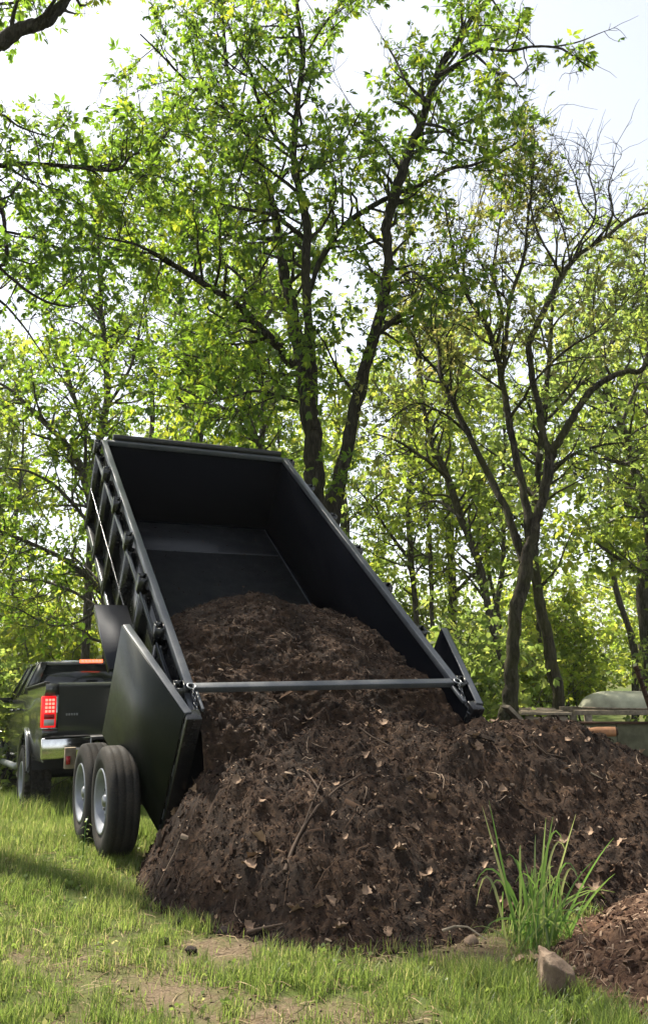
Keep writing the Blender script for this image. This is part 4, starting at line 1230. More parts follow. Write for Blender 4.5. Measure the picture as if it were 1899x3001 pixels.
# straw and leaf litter on the bare patches
def gpt(x, y): return np.stack([x, y, ground_z(x, y) + (fbm(x, y, 0.25, 2, 1) - 0.5) * 0.025], -1)
M['straw'] = chip_mat('straw litter', [(0.5, (0.08, 0.055, 0.03)), (0.8, (0.16, 0.115, 0.065)), (1.0, (0.32, 0.25, 0.15))])
gobj = bpy.data.objects['ground']
fibres(gobj, gpt, (-2.6, 2.6), (3.5, 7.0), 5500, lambda x, y: (~mulch_mask(x, y)) & (cover_fn(x, y) < 0.75), M['straw'], 23)
bpy.data.objects['fibres.003'].name = 'straw_litter'
def litter_ok(x, y):
    d = pile_base(x, y)
    near = np.exp(-np.clip(0.0 - d, 0, 1) / 0.05)
    return (~mulch_mask(x, y)) & (np.random.default_rng(3).random(len(x)) < 0.10 + 0.9 * near)
scatter_chips(gobj, lambda x, y: gpt(x, y)[..., 2], -2.4, 2.6, 3.6, 7.2, 6500, 0.0105, litter_ok, M['chips'], 24, name='mulch_crumbs')

# tall grass tuft, blade by blade
tuft_c = np.array([1.06, 4.62, 0.0])
tf = empty('tall_grass', tuft_c); tag(tf, 'tuft of tall bright green grass blades growing at the pile foot', 'grass tuft')
def ribbon(base, tip_px, Yt, w, sag, droop):
    tip = at(tip_px[0], tip_px[1], Yt) - tuft_c
    base = np.array(base, float)
    n = 9
    pts = []
    for t in np.linspace(0, 1, n):
        q = base * (1 - t) + tip * t
        q = q + np.array([0, 0, 1.0]) * (sag * 4 * t * (1 - t))
        q = q + np.array([0, 0, -1.0]) * droop * max(0, t - 0.7) ** 2 * 6
        pts.append(q)
    pts = np.array(pts)
    tg_ = np.gradient(pts, axis=0); tg_ /= np.linalg.norm(tg_, axis=1, keepdims=True)
    sv = np.cross(tg_, np.array([random.uniform(-.5, .5), -1.0, random.uniform(-.2, .2)])); sv /= np.linalg.norm(sv, axis=1, keepdims=True) + 1e-6
    prof = w * np.clip(np.linspace(0, 1, n) * 6, 0.5, 1) * (1 - np.linspace(0, 1, n) ** 2.2) * 0.5 + 0.0004
    nn_ = np.cross(sv, tg_)
    v = np.stack([pts - sv * prof[:, None], pts + nn_ * (prof * .35)[:, None], pts + sv * prof[:, None]], 1).reshape(-1, 3)
    f = [(i * 3 + j, i * 3 + j + 1, i * 3 + 4 + j, i * 3 + 3 + j) for i in range(n - 1) for j in (0, 1)]
    me = np_mesh('blade', v, np.array(f), True, np.full(len(v), random.random()))
    link('blade', me, M['blade'], tf)
TIPS = [(1428, 2345, 0, 0), (1422, 2362, 0, 0), (1500, 2470, .05, .05), (1480, 2460, .08, .05), (1540, 2480, .04, .04), (1560, 2400, .05, .03), (1536, 2440, .10, .06), (1600, 2395, .02, .0), (1612, 2390, .02, .02),
        (1590, 2470, .05, .1), (1650, 2440, .12, .12), (1660, 2430, .16, .1), (1676, 2385, 0, 0), (1790, 2455, .03, 0), (1745, 2480, .04, 0), (1700, 2525, .10, .05), (1710, 2540, .14, .1), (1620, 2480, .06, 0), (1630, 2490, .05, .05),
        (1380, 2545, .12, .1), (1400, 2600, .14, .1), (1440, 2570, .10, .05), (1470, 2530, .05, .0), (1520, 2540, .03, 0), (1560, 2520, .03, .0), (1580, 2540, .02, 0), (1600, 2560, .03, 0), (1640, 2560, .03, .03), (1670, 2590, .04, .03),
        (1720, 2600, .04, .02), (1800, 2560, .02, .0), (1550, 2560, .02, 0)]
for (tx, ty, sg, dp) in TIPS:
    bx = (tx - 1560) * 0.00045 + random.uniform(-.07, .07)
    ribbon((bx, random.uniform(-.1, .1), -0.01), (tx + random.uniform(-12, 12), ty + (40 if sg > .03 else 0)), 4.62 + random.uniform(-.15, .15), random.uniform(.010, .017), sg * 1.5 + random.uniform(0, .02), dp * .5)
for k in range(52):
    tx, ty = random.gauss(1590, 95), random.uniform(2540, 2750)
    ribbon((random.uniform(-.15, .22), random.uniform(-.16, .14), -0.01), (tx, ty), 4.6 + random.uniform(-.2, .15), random.uniform(.005, .011), random.uniform(.02, .14), random.uniform(0, .25))
# small weed by the trailer wheel
wp = on_ground(240, 2535)
we = empty('weed', (wp[0], wp[1], gz(wp[0], wp[1]))); tag(we, 'slim upright weed with narrow leaves beside the trailer wheel', 'weed')
Acc().tube([(0, 0, -.01), (0.01, 0, .12), (0.015, 0, .24), (0.03, 0, .33)], [.005, .004, .003, .002], 6).build('stem', M['blade'], we, True)
for k in range(16):
    z = 0.03 + k * 0.019; a = k * 2.4
    d = np.array([math.cos(a), math.sin(a) * .7, 0.25]); L = 0.085 * (1 - k / 26)
    s_ = np.array([-d[1], d[0], 0]); s_ /= np.linalg.norm(s_)
    b0 = np.array([0.03 * (z / .33), 0, z])
    v = [b0, b0 + d * L * .5 + s_ * .009, b0 + d * L - np.array([0, 0, .02]), b0 + d * L * .5 - s_ * .009]
    link('leaf', np_mesh('leaf', v, np.array([(0, 1, 2, 3)]), False, np.full(4, .8)), M['blade'], we)

# ------------------------------------------------------------------ trees
HOLES = []          # gaps between crowns, in photo pixels: cx, cy, rx, ry, strength
def OV(*q): HOLES.append(tuple(c * 1.246 for c in q[:4]) + (q[4],))
for q in ((150, 165, 115, 85, 1), (250, 60, 90, 70, .85), (90, 215, 60, 55, .95), (225, 225, 60, 40, .8), (830, 150, 55, 80, .97), (800, 215, 45, 45, .9), (870, 60, 40, 40, .8),
          (1400, 40, 170, 60, 1), (1420, 215, 130, 80, 1), (1290, 60, 60, 55, .95), (1270, 190, 70, 35, 1), (1310, 230, 60, 50, .9), (1390, 340, 90, 80, .93), (1090, 440, 45, 50, .95), (50, 780, 60, 42, .9), (300, 830, 35, 45, .85), (20, 530, 25, 20, .8),
          (150, 930, 35, 30, .7), (60, 1060, 50, 45, .7), (640, 750, 30, 25, .8), (570, 800, 25, 25, .7), (800, 620, 25, 25, .6), (1010, 600, 28, 28, .8), (1490, 930, 30, 35, .85), (1330, 980, 35, 30, .6), (1150, 560, 30, 45, .5), (1080, 600, 30, 35, .5), (990, 540, 30, 40, .7), (1010, 690, 25, 25, .5)):
    OV(*q)
def hole_keep(P, rng, scale=1.0):
    px, py = project(P)
    keep = np.ones(len(P), bool)
    for cx, cy, rx, ry, s in HOLES:
        d = ((px - cx) / rx) ** 2 + ((py - cy) / ry) ** 2
        pr = s * np.clip((1.25 - d) / 0.4, 0, 1) * scale
        keep &= rng.random(len(P)) > pr
    return keep
def unit(v): return v / (np.linalg.norm(v, axis=-1, keepdims=True) + 1e-9)
def catmull(pts, sub=5):
    p = np.asarray(pts, float)
    if len(p) < 3:
        return np.array([p[0] + (p[-1] - p[0]) * t for t in np.linspace(0, 1, sub + 1)])
    q = np.vstack([2 * p[0] - p[1], p, 2 * p[-1] - p[-2]])
    out = []
    for i in range(1, len(q) - 2):
        for t in np.linspace(0, 1, sub, endpoint=False):
            a, b_, c, d = q[i - 1], q[i], q[i + 1], q[i + 2]
            out.append(0.5 * (2 * b_ + (c - a) * t + (2 * a - 5 * b_ + 4 * c - d) * t * t + (3 * b_ - a - 3 * c + d) * t ** 3))
    out.append(q[-2])
    return np.array(out)
def wander(p, d, L, n, rng, curl=0.28, up=0.06):
    pts = [p]
    st = L / n
    for i in range(n):
        d = unit(d + rng.normal(0, curl, 3) + np.array([0, 0, up]))
        p = p + d * st
        pts.append(p)
    return np.array(pts)
class Tree:
    def __init__(s, name, label, seed, bark='bark', leaf='leaf', cat='tree', group=None, holes=1.0):
        s.rng = np.random.default_rng(seed)
        s.name, s.label, s.bark, s.leaf, s.cat, s.group, s.holes = name, label, bark, leaf, cat, group, holes
        s.stems, s.fine, s.LP, s.LD = [], Acc(), [], []
        s.root = None
    def limb(s, pts, rad, part='limb', sides=10):
        """pts: world points, rad: metres; smoothed"""
        pts, rad = np.asarray(pts, float), np.asarray(rad, float)
        sp_ = catmull(pts, 8)
        rr = np.interp(np.linspace(0, 1, len(sp_)), np.linspace(0, 1, len(rad)), rad)
        jit = s.rng.normal(0, 1, (len(sp_), 3)) * (rr * 0.13)[:, None]
        jit = (jit + np.roll(jit, 1, 0) + np.roll(jit, -1, 0)) / 1.7
        jit[0] = 0
        sp_ = sp_ + jit
        rr = rr * (1 + s.rng.normal(0, 0.05, len(rr)))
        s.stems.append((part, sp_, rr, sides))
        if s.root is None: s.root = sp_[0].copy()
        return sp_, rr
    def traced(s, ov, Y, part='limb', dY=0.5, sc=1.246, yend=None):
        """ov: (x, y, half width) as measured in the photo; Y: distance of the limb; the depth drifts along it"""
        n = len(ov)
        ph = s.rng.uniform(0, 6.28)
        Ys = Y + (np.linspace(0, 1, n) * ((yend - Y) if yend is not None else 0)) + dY * np.sin(np.linspace(0, 3.0, n) + ph) - dY * math.sin(ph)
        P = np.array([at(x * sc, y * sc, q) for (x, y, r), q in zip(ov, Ys)])
        R = 0.73 * np.array([r * sc / F_PX * np.linalg.norm(p - [0, 0, CAM_H]) for (x, y, r), p in zip(ov, P)])
        return s.limb(P, R, part, 12 if part == 'trunk' else 9)
    def sprout(s, sp_, rr, every, L, start=0.2, ntw=7, tw=0.5, leaves=5, up=0.25, curl=0.25, bare=0.0, bias=None, tipleaf=True):
        seg = np.linalg.norm(np.diff(sp_, axis=0), axis=1)
        cum = np.concatenate([[0], np.cumsum(seg)])
        tot = cum[-1]
        x = start * tot
        T = unit(np.gradient(sp_, axis=0))
        while x < tot:
            i = min(len(sp_) - 2, np.searchsorted(cum, x) - 1)
            i = max(i, 0)
            f = (x - cum[i]) / max(seg[i], 1e-6)
            p = sp_[i] * (1 - f) + sp_[i + 1] * f
            t = T[i]
            pr = unit(np.cross(t, s.rng.normal(size=3)))
            d = unit(pr + t * s.rng.uniform(0.1, 0.8) + np.array([0, 0, up]) + (bias if bias is not None else 0))
            s.branch(p, d, s.rng.uniform(*L), min(rr[i] * 0.55, 0.03), ntw, tw, leaves, curl, bare)
            x += every * s.rng.uniform(0.6, 1.4)
        if tipleaf:
            s.branch(sp_[-1], T[-1], s.rng.uniform(*L) * 0.7, rr[-1] * 0.8, ntw, tw, leaves, curl, bare)
    def branch(s, p, d, L, r, ntw, tw, leaves, curl, bare):
        n = max(4, int(L / 0.22))
        b_ = wander(p, d, L, n, s.rng, curl, 0.05)
        if s.holes:
            k = hole_keep(b_[len(b_) // 2:len(b_) // 2 + 1], s.rng, s.holes)
            if not k[0] and s.rng.random() < 0.85: return
        r = max(r, 0.006)
        s.fine.tube(b_, np.linspace(r, 0.003, len(b_)), 5, False)
        tg_ = unit(np.gradient(b_, axis=0))
        for q in range(ntw):
            f = s.rng.uniform(0.2, 1.0) if q else 1.0
            i = min(len(b_) - 1, int(f * (len(b_) - 1)))
            td = unit(tg_[i] + unit(np.cross(tg_[i], s.rng.normal(size=3))) * s.rng.uniform(0.5, 1.3) + np.array([0, 0, 0.15]))
            tl = tw * s.rng.uniform(0.5, 1.3)
            w = wander(b_[i], td, tl, 3, s.rng, 0.22, 0.02)
            s.fine.tube(w, [0.0045, 0.0035, 0.003, 0.002], 3, False)
            if s.rng.random() < bare: continue
            tt = unit(np.gradient(w, axis=0))
            m_ = max(1, int(leaves * s.rng.uniform(0.6, 1.4)))
            fr = s.rng.uniform(0.15, 1.0, m_) * 3
            fr[0] = 3.0
            ii = np.minimum(fr.astype(int), 2)
            pp = w[ii] + (w[ii + 1] - w[ii]) * (fr - ii)[:, None]
            dd = unit(tt[ii] * 0.7 + s.rng.normal(0, 0.7, (m_, 3)))
            s.LP.append(pp); s.LD.append(dd)
    def cluster(s, c, rad, n):
        """extra twigs filling one bough of foliage"""
        for _ in range(n):
            p = c + s.rng.normal(0, 1, 3) * rad
            s.branch(p, unit(s.rng.normal(0, 1, 3)), 0.5, 0.008, 4, 0.35, 5, 0.3, 0)
    def finish(s, size=0.11, k=5, wr=0.36, colour=(0.45, 0.22), base=None, spread=1.1):
        root = empty(s.name, s.root if base is None else base)
        r0 = np.array(root.location)
        tag(root, s.label, s.cat, s.group)
        for part, sp_, rr, sides in s.stems:
            Acc().tube(sp_ - r0, rr, sides if part != 'trunk' else max(sides, 16), rough=0.16 if sides > 8 else 0.0, seed=int(s.rng.integers(50))).build(part, M[s.bark], root, True)
        if s.fine.n:
            s.fine.v = [v - r0 for v in s.fine.v]
            tag(s.fine.build('branches', M[s.bark], root, True), kind='stuff')
        if s.LP:
            P = np.vstack(s.LP); D = np.vstack(s.LD)
            if s.holes:
                kp = hole_keep(P, s.rng, s.holes); P, D = P[kp], D[kp]
            sz = size * s.rng.uniform(0.5, 1.35, len(P))
            V, Fq = compound(P, D, sz, s.rng, k, wr, spread)
            cc = np.clip(s.rng.normal(colour[0], colour[1], len(P)), 0, 1)
            cl = np.clip(0.5 + 1.2 * (fbm(P[:, 0] + P[:, 2], P[:, 1] - P[:, 2], 1.2, 2, 3) - 0.5), 0, 1)
            cc = np.clip(cc + 0.35 * (cl - 0.5), 0, 1)
            o = link('crown', np_mesh('crown', V - r0, Fq, False, np.repeat(cc, 4 * k)), M[s.leaf], root)
            tag(o, kind='stuff')
            s.count = len(P) * k
        return root
LOG = []

# the twin stemmed hickory behind the trailer
A = Tree('hickory_tree', 'tall twin stemmed hickory with dark trunks just behind the trailer', 31)
YA = 11.8
base = at(740 * 1.246, 1115 * 1.246, YA); g0 = np.array([base[0] + .15, YA, gz(base[0], YA)])
A.root = g0
tr, rr = A.traced([(752, 1560, 36), (746, 1300, 32), (740, 1115, 30), (730, 1000, 28), (722, 900, 20)], YA, 'trunk', 0.0)
a1, r1 = A.traced([(738, 1010, 18), (735, 900, 17), (727, 760, 15), (718, 640, 13), (722, 540, 12), (700, 430, 10), (690, 350, 9), (702, 230, 8), (712, 130, 7), (702, 50, 6), (690, -60, 5), (700, -200, 4)], YA - .12, 'trunk', 0.4)
b1, q1 = A.traced([(724, 960, 22), (710, 870, 22), (690, 750, 20), (672, 650, 17), (655, 570, 14), (640, 480, 11), (612, 400, 9), (580, 310, 7), (548, 240, 6), (530, 120, 5), (520, -40, 4)], YA + .25, 'trunk', 0.6)
a2, r2 = A.traced([(765, 1400, 27), (778, 1210, 25), (800, 1120, 23), (825, 1000, 21), (855, 890, 20), (885, 770, 19), (905, 680, 17), (915, 610, 15), (910, 540, 14), (925, 470, 15), (945, 400, 15), (965, 350, 13), (990, 290, 12), (1010, 230, 11), (1040, 150, 9), (1075, 100, 8), (1110, 40, 7), (1150, 0, 6), (1200, -90, 4)], YA - .3, 'trunk', 0.3, yend=YA - 1.0)
A.traced([(880, 785, 13), (910, 765, 10), (942, 743, 7)], YA - .5, 'broken_stub', 0.0)
limbs = [
    ([(690, 365, 6), (640, 310, 5.5), (605, 230, 5), (590, 170, 4), (560, 115, 3), (535, 50, 2)], YA - .3, YA - 1.2),
    ([(720, 565, 8), (690, 540, 7), (640, 505, 6), (560, 490, 4.5), (500, 470, 3), (440, 440, 2)], YA - .2, YA - 1.6),
    ([(690, 860, 14), (640, 800, 14), (560, 720, 12), (500, 680, 10), (420, 630, 8), (370, 600, 6), (320, 575, 4), (250, 560, 2.5)], YA + .2, YA - 2.0),
    ([(700, 945, 5), (650, 930, 5), (600, 920, 4), (540, 935, 3), (480, 950, 2)], YA, YA - 1.5),
    ([(725, 690, 9), (760, 600, 9), (810, 530, 8.5), (870, 490, 8), (930, 455, 7), (1000, 430, 6), (1060, 395, 5), (1110, 388, 4), (1150, 372, 3), (1235, 325, 2)], YA + .3, YA - .2),
    ([(1030, 178, 6), (1075, 150, 5), (1100, 128, 5), (1150, 115, 4.5), (1200, 120, 4), (1250, 110, 3.5), (1310, 112, 3), (1345, 130, 2.5), (1395, 165, 1.5)], YA - .9, YA - 2.0),
    ([(1300, 110, 2.5), (1355, 100, 2), (1410, 78, 1.2)], YA - 1.6, YA - 1.8),
    ([(1110, 122, 4), (1160, 165, 3), (1200, 180, 2.5), (1222, 205, 1.5)], YA - 1.1, YA - 1.6),
    ([(712, 140, 4), (760, 60, 3.5), (800, 10, 3), (830, -60, 2)], YA, YA + .8),
    ([(580, 310, 5), (520, 250, 4), (450, 200, 3.5), (390, 140, 3), (330, 80, 2)], YA + .2, YA - .8),
    ([(612, 400, 5), (540, 370, 4), (460, 330, 3), (390, 300, 2)], YA + .2, YA + 1.2),
    ([(655, 560, 6), (580, 560, 5), (480, 540, 4), (400, 500, 3), (300, 480, 2)], YA + .3, YA + 1.5),
    ([(990, 290, 5), (1040, 300, 4), (1090, 330, 3), (1130, 320, 2)], YA - .8, YA + .5),
    ([(1010, 240, 5), (960, 200, 4), (930, 140, 3), (900, 90, 2)], YA - .7, YA - .4),
    ([(905, 690, 5), (960, 640, 4), (1000, 660, 3), (1040, 690, 2)], YA - .6, YA - 1.6),
    ([(700, 430, 5), (760, 380, 4), (810, 330, 3), (850, 260, 2)], YA - .1, YA - .9),
    ([(840, 930, 6), (800, 880, 4), (770, 820, 3), (745, 780, 2)], YA - .4, YA - 1.0),
    ([(712, 880, 7), (640, 880, 5), (560, 870, 4), (470, 840, 3), (390, 830, 2)], YA + .3, YA + 1.6),
    ([(690, 740, 6), (610, 690, 5), (530, 620, 4), (450, 560, 3), (380, 420, 2)], YA + .3, YA + 2.0),
]
sparse_from = {5, 6, 7, 13}
for i, (ov, y0, y1) in enumerate(limbs):
    sp_, q = A.traced(ov, y0, 'limb', 0.15, yend=y1)
    if i in sparse_from: A.sprout(sp_, q, 0.17, (0.3, 0.7), 0.25, 5, 0.28, 5)
    else: A.sprout(sp_, q, 0.15, (0.6, 1.6), 0.12, 7, 0.42, 6)
A.sprout(a1, r1, 0.18, (0.7, 1.8), 0.30, 7, 0.42, 6)
A.sprout(b1, q1, 0.17, (0.7, 1.9), 0.22, 7, 0.42, 6)
A.sprout(a2, r2, 0.17, (0.6, 1.4), 0.38, 8, 0.42, 6)
# low epicormic sprays on the trunks
for (x, y) in ((735, 1125), (770, 1160), (800, 1135), (820, 1170)):
    A.branch(at(x * 1.246, y * 1.246, YA - .5), unit(np.array([0.3, -1, 0.1])), 0.4, 0.006, 3, 0.2, 4, .2, 0)
A.finish(0.108, 5, 0.35, (0.42, 0.24), base=g0); LOG.append(('A', A.count))

# mossy multi-stemmed oak at right
B = Tree('oak_tree', 'mossy multi stemmed oak with few pale leaves at right', 32, 'bark_moss', 'leaf_pale')
YB2 = 11.2
bb = at(1195 * 1.246, 1690 * 1.246, YB2); g0 = np.array([bb[0], YB2, gz(bb[0], YB2)])
B.root = g0
tr, rr = B.traced([(1178, 1800, 32), (1188, 1720, 29), (1198, 1640, 24), (1206, 1550, 21), (1212, 1450, 20), (1235, 1340, 20), (1255, 1250, 18), (1275, 1170, 16), (1297, 1065, 16)], YB2, 'trunk', 0.0)
BL_ = [
    ([(1297, 1068, 13), (1320, 1025, 12), (1345, 985, 12), (1370, 940, 10), (1420, 895, 9), (1470, 875, 8.5), (1505, 872, 8), (1530, 830, 6), (1560, 800, 4)], YB2, YB2 - .8, .6),
    ([(1293, 1070, 12), (1280, 1030, 11), (1265, 950, 11), (1250, 870, 10), (1245, 810, 9.5), (1265, 760, 9.5), (1295, 700, 9), (1320, 650, 8), (1360, 600, 7), (1420, 560, 6), (1480, 515, 5), (1540, 495, 4), (1600, 470, 3)], YB2, YB2 + .6, .55),
    ([(1248, 1280, 14), (1235, 1180, 13), (1215, 1080, 12), (1195, 980, 11), (1180, 900, 10), (1165, 830, 9), (1140, 760, 8), (1100, 700, 6), (1075, 640, 5), (1060, 560, 3), (1050, 500, 2)], YB2 + .1, YB2 + 1.2, .4),
    ([(1230, 1320, 13), (1190, 1200, 12), (1150, 1120, 11), (1100, 1020, 10), (1060, 940, 9), (1035, 880, 8), (1030, 800, 7), (1000, 760, 6), (965, 680, 5), (950, 600, 3.5), (960, 520, 2)], YB2 + .1, YB2 + 1.8, .4),
    ([(1180, 900, 7), (1188, 800, 7), (1200, 700, 6), (1230, 610, 5), (1240, 520, 4), (1250, 440, 3), (1255, 340, 2)], YB2 + .6, YB2 + 1.0, .3),
    ([(1165, 830, 6), (1180, 740, 5), (1160, 640, 4), (1170, 560, 3), (1180, 470, 2), (1190, 400, 1.5)], YB2 + .7, YB2 + 1.6, .3),
    ([(1100, 700, 5), (1090, 620, 4), (1110, 540, 3), (1130, 470, 2), (1150, 410, 1.5)], YB2 + .9, YB2 + 1.5, .25),
    ([(1195, 985, 6), (1230, 940, 5), (1250, 905, 4), (1300, 850, 4), (1350, 810, 3.5), (1400, 780, 3), (1460, 720, 2)], YB2 + .5, YB2 - .6, .2),
    ([(1035, 880, 5), (990, 830, 4), (960, 770, 3), (930, 740, 2)], YB2 + 1.2, YB2 + 1.0, .2),
    ([(1100, 1020, 5), (1060, 985, 4), (1020, 960, 3), (970, 950, 2.5), (900, 1000, 1.5)], YB2 + .9, YB2 + .3, .2),
]
for i, (ov, y0, y1, st) in enumerate(BL_):
    sp_, q = B.traced(ov, y0, 'limb', 0.12, yend=y1)
    if i < 2: B.sprout(sp_, q, 0.22, (0.5, 1.0), st, 5, 0.38, 3, 0.35, 0.3, 0.5)
    else: B.sprout(sp_, q, 0.13, (0.5, 1.2), st, 7, 0.40, 5, 0.45, 0.27, 0.2)
# the bare, tangled dead top
for ov in ([(1320, 650, 5), (1300, 610, 3.5), (1270, 560, 3), (1250, 500, 2.5), (1248, 440, 2), (1252, 380, 1.5)], [(1345, 615, 4), (1370, 560, 3.5), (1395, 520, 3), (1400, 470, 2.5), (1385, 410, 2), (1390, 360, 1.3)],
           [(1340, 625, 3), (1330, 560, 2.5), (1310, 500, 2), (1290, 440, 1.6), (1300, 380, 1.2)], [(1395, 515, 2.5), (1365, 470, 2), (1350, 410, 1.6), (1330, 370, 1.2)], [(1420, 560, 3), (1440, 500, 2.5), (1430, 440, 2), (1450, 380, 1.2)]):
    sp_, q = B.traced(ov, YB2 + .3, 'dead_limb', 0.15)
    hs_ = B.holes; B.holes = 0
    B.sprout(sp_, q, 0.11, (0.3, 0.8), 0.25, 4, 0.35, 1, 0.3, 0.35, 1.0)
    B.holes = hs_
B.finish(0.095, 4, 0.34, (0.5, 0.28), base=g0); LOG.append(('B', B.count))

def simple_traced(name, label, seed, base_ov, Y, trunk, limbs_, leaf='leaf_far', bark='bark_far', size=0.11, k=3, colour=(.5, .22), every=0.17, L=(.7, 1.7), ntw=7, lv=5, start=.3, tw=.45, holes=1.0, group=None):
    t = Tree(name, label, seed, bark, leaf, group=group, holes=holes)
    p = at(trunk[0][0] * 1.246, trunk[0][1] * 1.246, Y)
    g = np.array([p[0], Y, gz(p[0], Y)])
    t.root = g
    # carry the trunk down to the ground
    gx_, gy_ = project(g)
    first = (float(gx_) / 1.246, float(gy_) / 1.246 + 4, trunk[0][2] * 1.35)
    sp_, q = t.traced([first] + trunk if first[1] > trunk[0][1] + 15 else trunk, Y, 'trunk', 0.2)
    t.sprout(sp_, q, every, L, start, ntw, tw, lv)
    for ov, y1 in limbs_:
        a_, b_ = t.traced(ov, Y, 'limb', 0.2, yend=y1)
        t.sprout(a_, b_, every, L, 0.2, ntw, tw, lv)
    t.finish(size, k, 0.5, colour, base=g)
    LOG.append((label[:20], getattr(t, 'count', 0)))
    return t
simple_traced('maple_tree', 'straight mottled trunk standing just right of the mossy oak', 33, None, 13.6,
              [(1312, 1650, 19), (1285, 1500, 17), (1266, 1400, 15), (1256, 1290, 13), (1262, 1150, 11), (1275, 1000, 9), (1290, 860, 7), (1300, 700, 5), (1310, 560, 3)],
              [([(1262, 1150, 7), (1330, 1080, 6), (1400, 1050, 4), (1470, 1040, 2)], 13.0), ([(1275, 1000, 6), (1340, 930, 5), (1400, 860, 3), (1450, 780, 2)], 14.5), ([(1262, 1180, 6), (1200, 1100, 4), (1150, 1060, 3)], 14.4)],
              bark='bark_moss', every=0.176)
simple_traced('elm_tree', 'slim leaning trunk seen left of the mossy oak, behind the right door', 34, None, 15.5,
              [(1195, 1600, 11), (1165, 1500, 12), (1142, 1400, 12), (1125, 1320, 12), (1085, 1220, 11), (1050, 1120, 10), (1010, 1020, 8), (990, 900, 6), (985, 760, 4), (980, 650, 3)],
              [([(1050, 1120, 6), (1000, 1080, 5), (940, 1040, 4), (880, 1020, 2)], 14.0), ([(1085, 1220, 6), (1030, 1180, 5), (960, 1190, 3)], 16.5), ([(1125, 1320, 6), (1180, 1250, 4), (1240, 1180, 2)], 16), ([(1010, 1020, 5), (1060, 930, 4), (1110, 860, 2)], 16)], leaf='leaf_shrub')
simple_traced('ash_tree', 'grey trunk leaning in at the right edge of the wood', 35, None, 16.5,
              [(1560, 1450, 15), (1524, 1230, 14), (1490, 1100, 13), (1460, 1000, 12), (1430, 930, 10), (1408, 850, 8), (1388, 750, 6), (1380, 650, 4), (1395, 560, 3)],
              [([(1460, 1000, 6), (1500, 900, 5), (1530, 800, 3), (1560, 700, 2)], 16), ([(1430, 930, 5), (1370, 900, 4), (1320, 900, 2)], 15.5), ([(1490, 1100, 6), (1420, 1080, 4), (1350, 1090, 2)], 15), ([(1408, 850, 5), (1470, 760, 4), (1510, 640, 3), (1520, 520, 2)], 17)], every=0.143)
simple_traced('young_elm_tree', 'thin grey trunk rising behind the right side of the trailer', 36, None, 21,
              [(980, 1480, 9), (966, 1320, 9.5), (960, 1180, 9), (970, 1050, 8), (985, 930, 6), (975, 800, 4), (970, 680, 3)],
              [([(966, 1320, 6), (920, 1260, 5), (880, 1200, 3), (840, 1150, 2)], 20), ([(960, 1180, 5), (1010, 1090, 4), (1050, 1000, 2)], 22), ([(970, 1050, 5), (920, 960, 4), (880, 900, 2)], 22)], every=0.209, L=(.9, 2.0))
simple_traced('beech_tree', 'straight trunk rising above the left end of the trailer', 37, None, 17,
              [(222, 1120, 11), (235, 1040, 10.5), (252, 930, 10), (252, 860, 9.5), (240, 750, 8), (236, 640, 6), (232, 520, 4), (228, 400, 3)],
              [([(225, 1080, 7), (185, 960, 6), (150, 850, 5), (120, 760, 3), (90, 640, 2)], 17), ([(252, 960, 6), (300, 880, 5), (322, 810, 3.5), (340, 700, 2)], 17.6), ([(240, 760, 5), (190, 680, 4), (140, 600, 3), (80, 520, 2)], 16.5), ([(237, 640, 4), (290, 560, 3), (330, 460, 2)], 18)], leaf='leaf', every=0.138)
simple_traced('leaning_maple_tree', 'maple with arching limbs reaching left from behind the trailer', 38, None, 14.5,
              [(255, 1480, 12), (240, 1380, 11), (225, 1250, 10.5), (200, 1130, 10), (160, 1050, 9), (90, 980, 7), (30, 920, 5), (-40, 880, 3)],
              [([(240, 1395, 9), (180, 1335, 8), (100, 1290, 6), (0, 1250, 5), (-70, 1240, 3)], 13.4), ([(245, 1440, 6), (170, 1390, 5), (90, 1365, 4), (10, 1370, 2)], 15), ([(225, 1250, 6), (150, 1160, 5), (70, 1110, 4), (-10, 1100, 2)], 14), ([(200, 1130, 6), (200, 1020, 5), (170, 930, 4), (120, 850, 2)], 15.2), ([(248, 1420, 5), (190, 1460, 4), (120, 1470, 3), (40, 1430, 2)], 14)], every=0.132, leaf='leaf', colour=(.55, .22))
simple_traced('bent_sapling', 'thin dark sapling arching over the front of the raised bed', 39, None, 13.0,
              [(612, 1100, 7), (606, 1045, 7), (590, 990, 6.5), (555, 965, 5.5), (500, 955, 4.5), (440, 920, 3.5), (390, 900, 2)],
              [([(590, 990, 4), (560, 900, 3), (520, 830, 2)], 13.4)], every=0.138, leaf='leaf', L=(.5, 1.1))
simple_traced('poplar_tree', 'slender pale trunk in the gap left of the twin stemmed hickory', 40, None, 19,
              [(617, 1060, 9), (615, 900, 8.5), (618, 760, 7.5), (620, 620, 6), (618, 480, 4), (615, 340, 3)],
              [([(615, 900, 5), (560, 820, 4), (510, 760, 2)], 19), ([(618, 760, 5), (660, 680, 4), (690, 600, 2)], 20), ([(615, 960, 5), (660, 880, 3), (700, 820, 2)], 18)], every=0.198)
simple_traced('lime_tree', 'leafy tree behind the middle of the raised trailer bed', 41, None, 20,
              [(470, 1060, 9), (455, 980, 9), (440, 860, 8), (425, 700, 6), (420, 560, 4), (410, 420, 3)],
              [([(455, 980, 5), (390, 900, 4), (330, 850, 2)], 19), ([(440, 860, 5), (500, 790, 4), (540, 700, 2)], 21), ([(425, 700, 4), (360, 630, 3), (300, 560, 2)], 20), ([(425, 700, 4), (480, 600, 3), (520, 500, 2)], 19)], every=0.182, leaf='leaf', colour=(.55, .2))

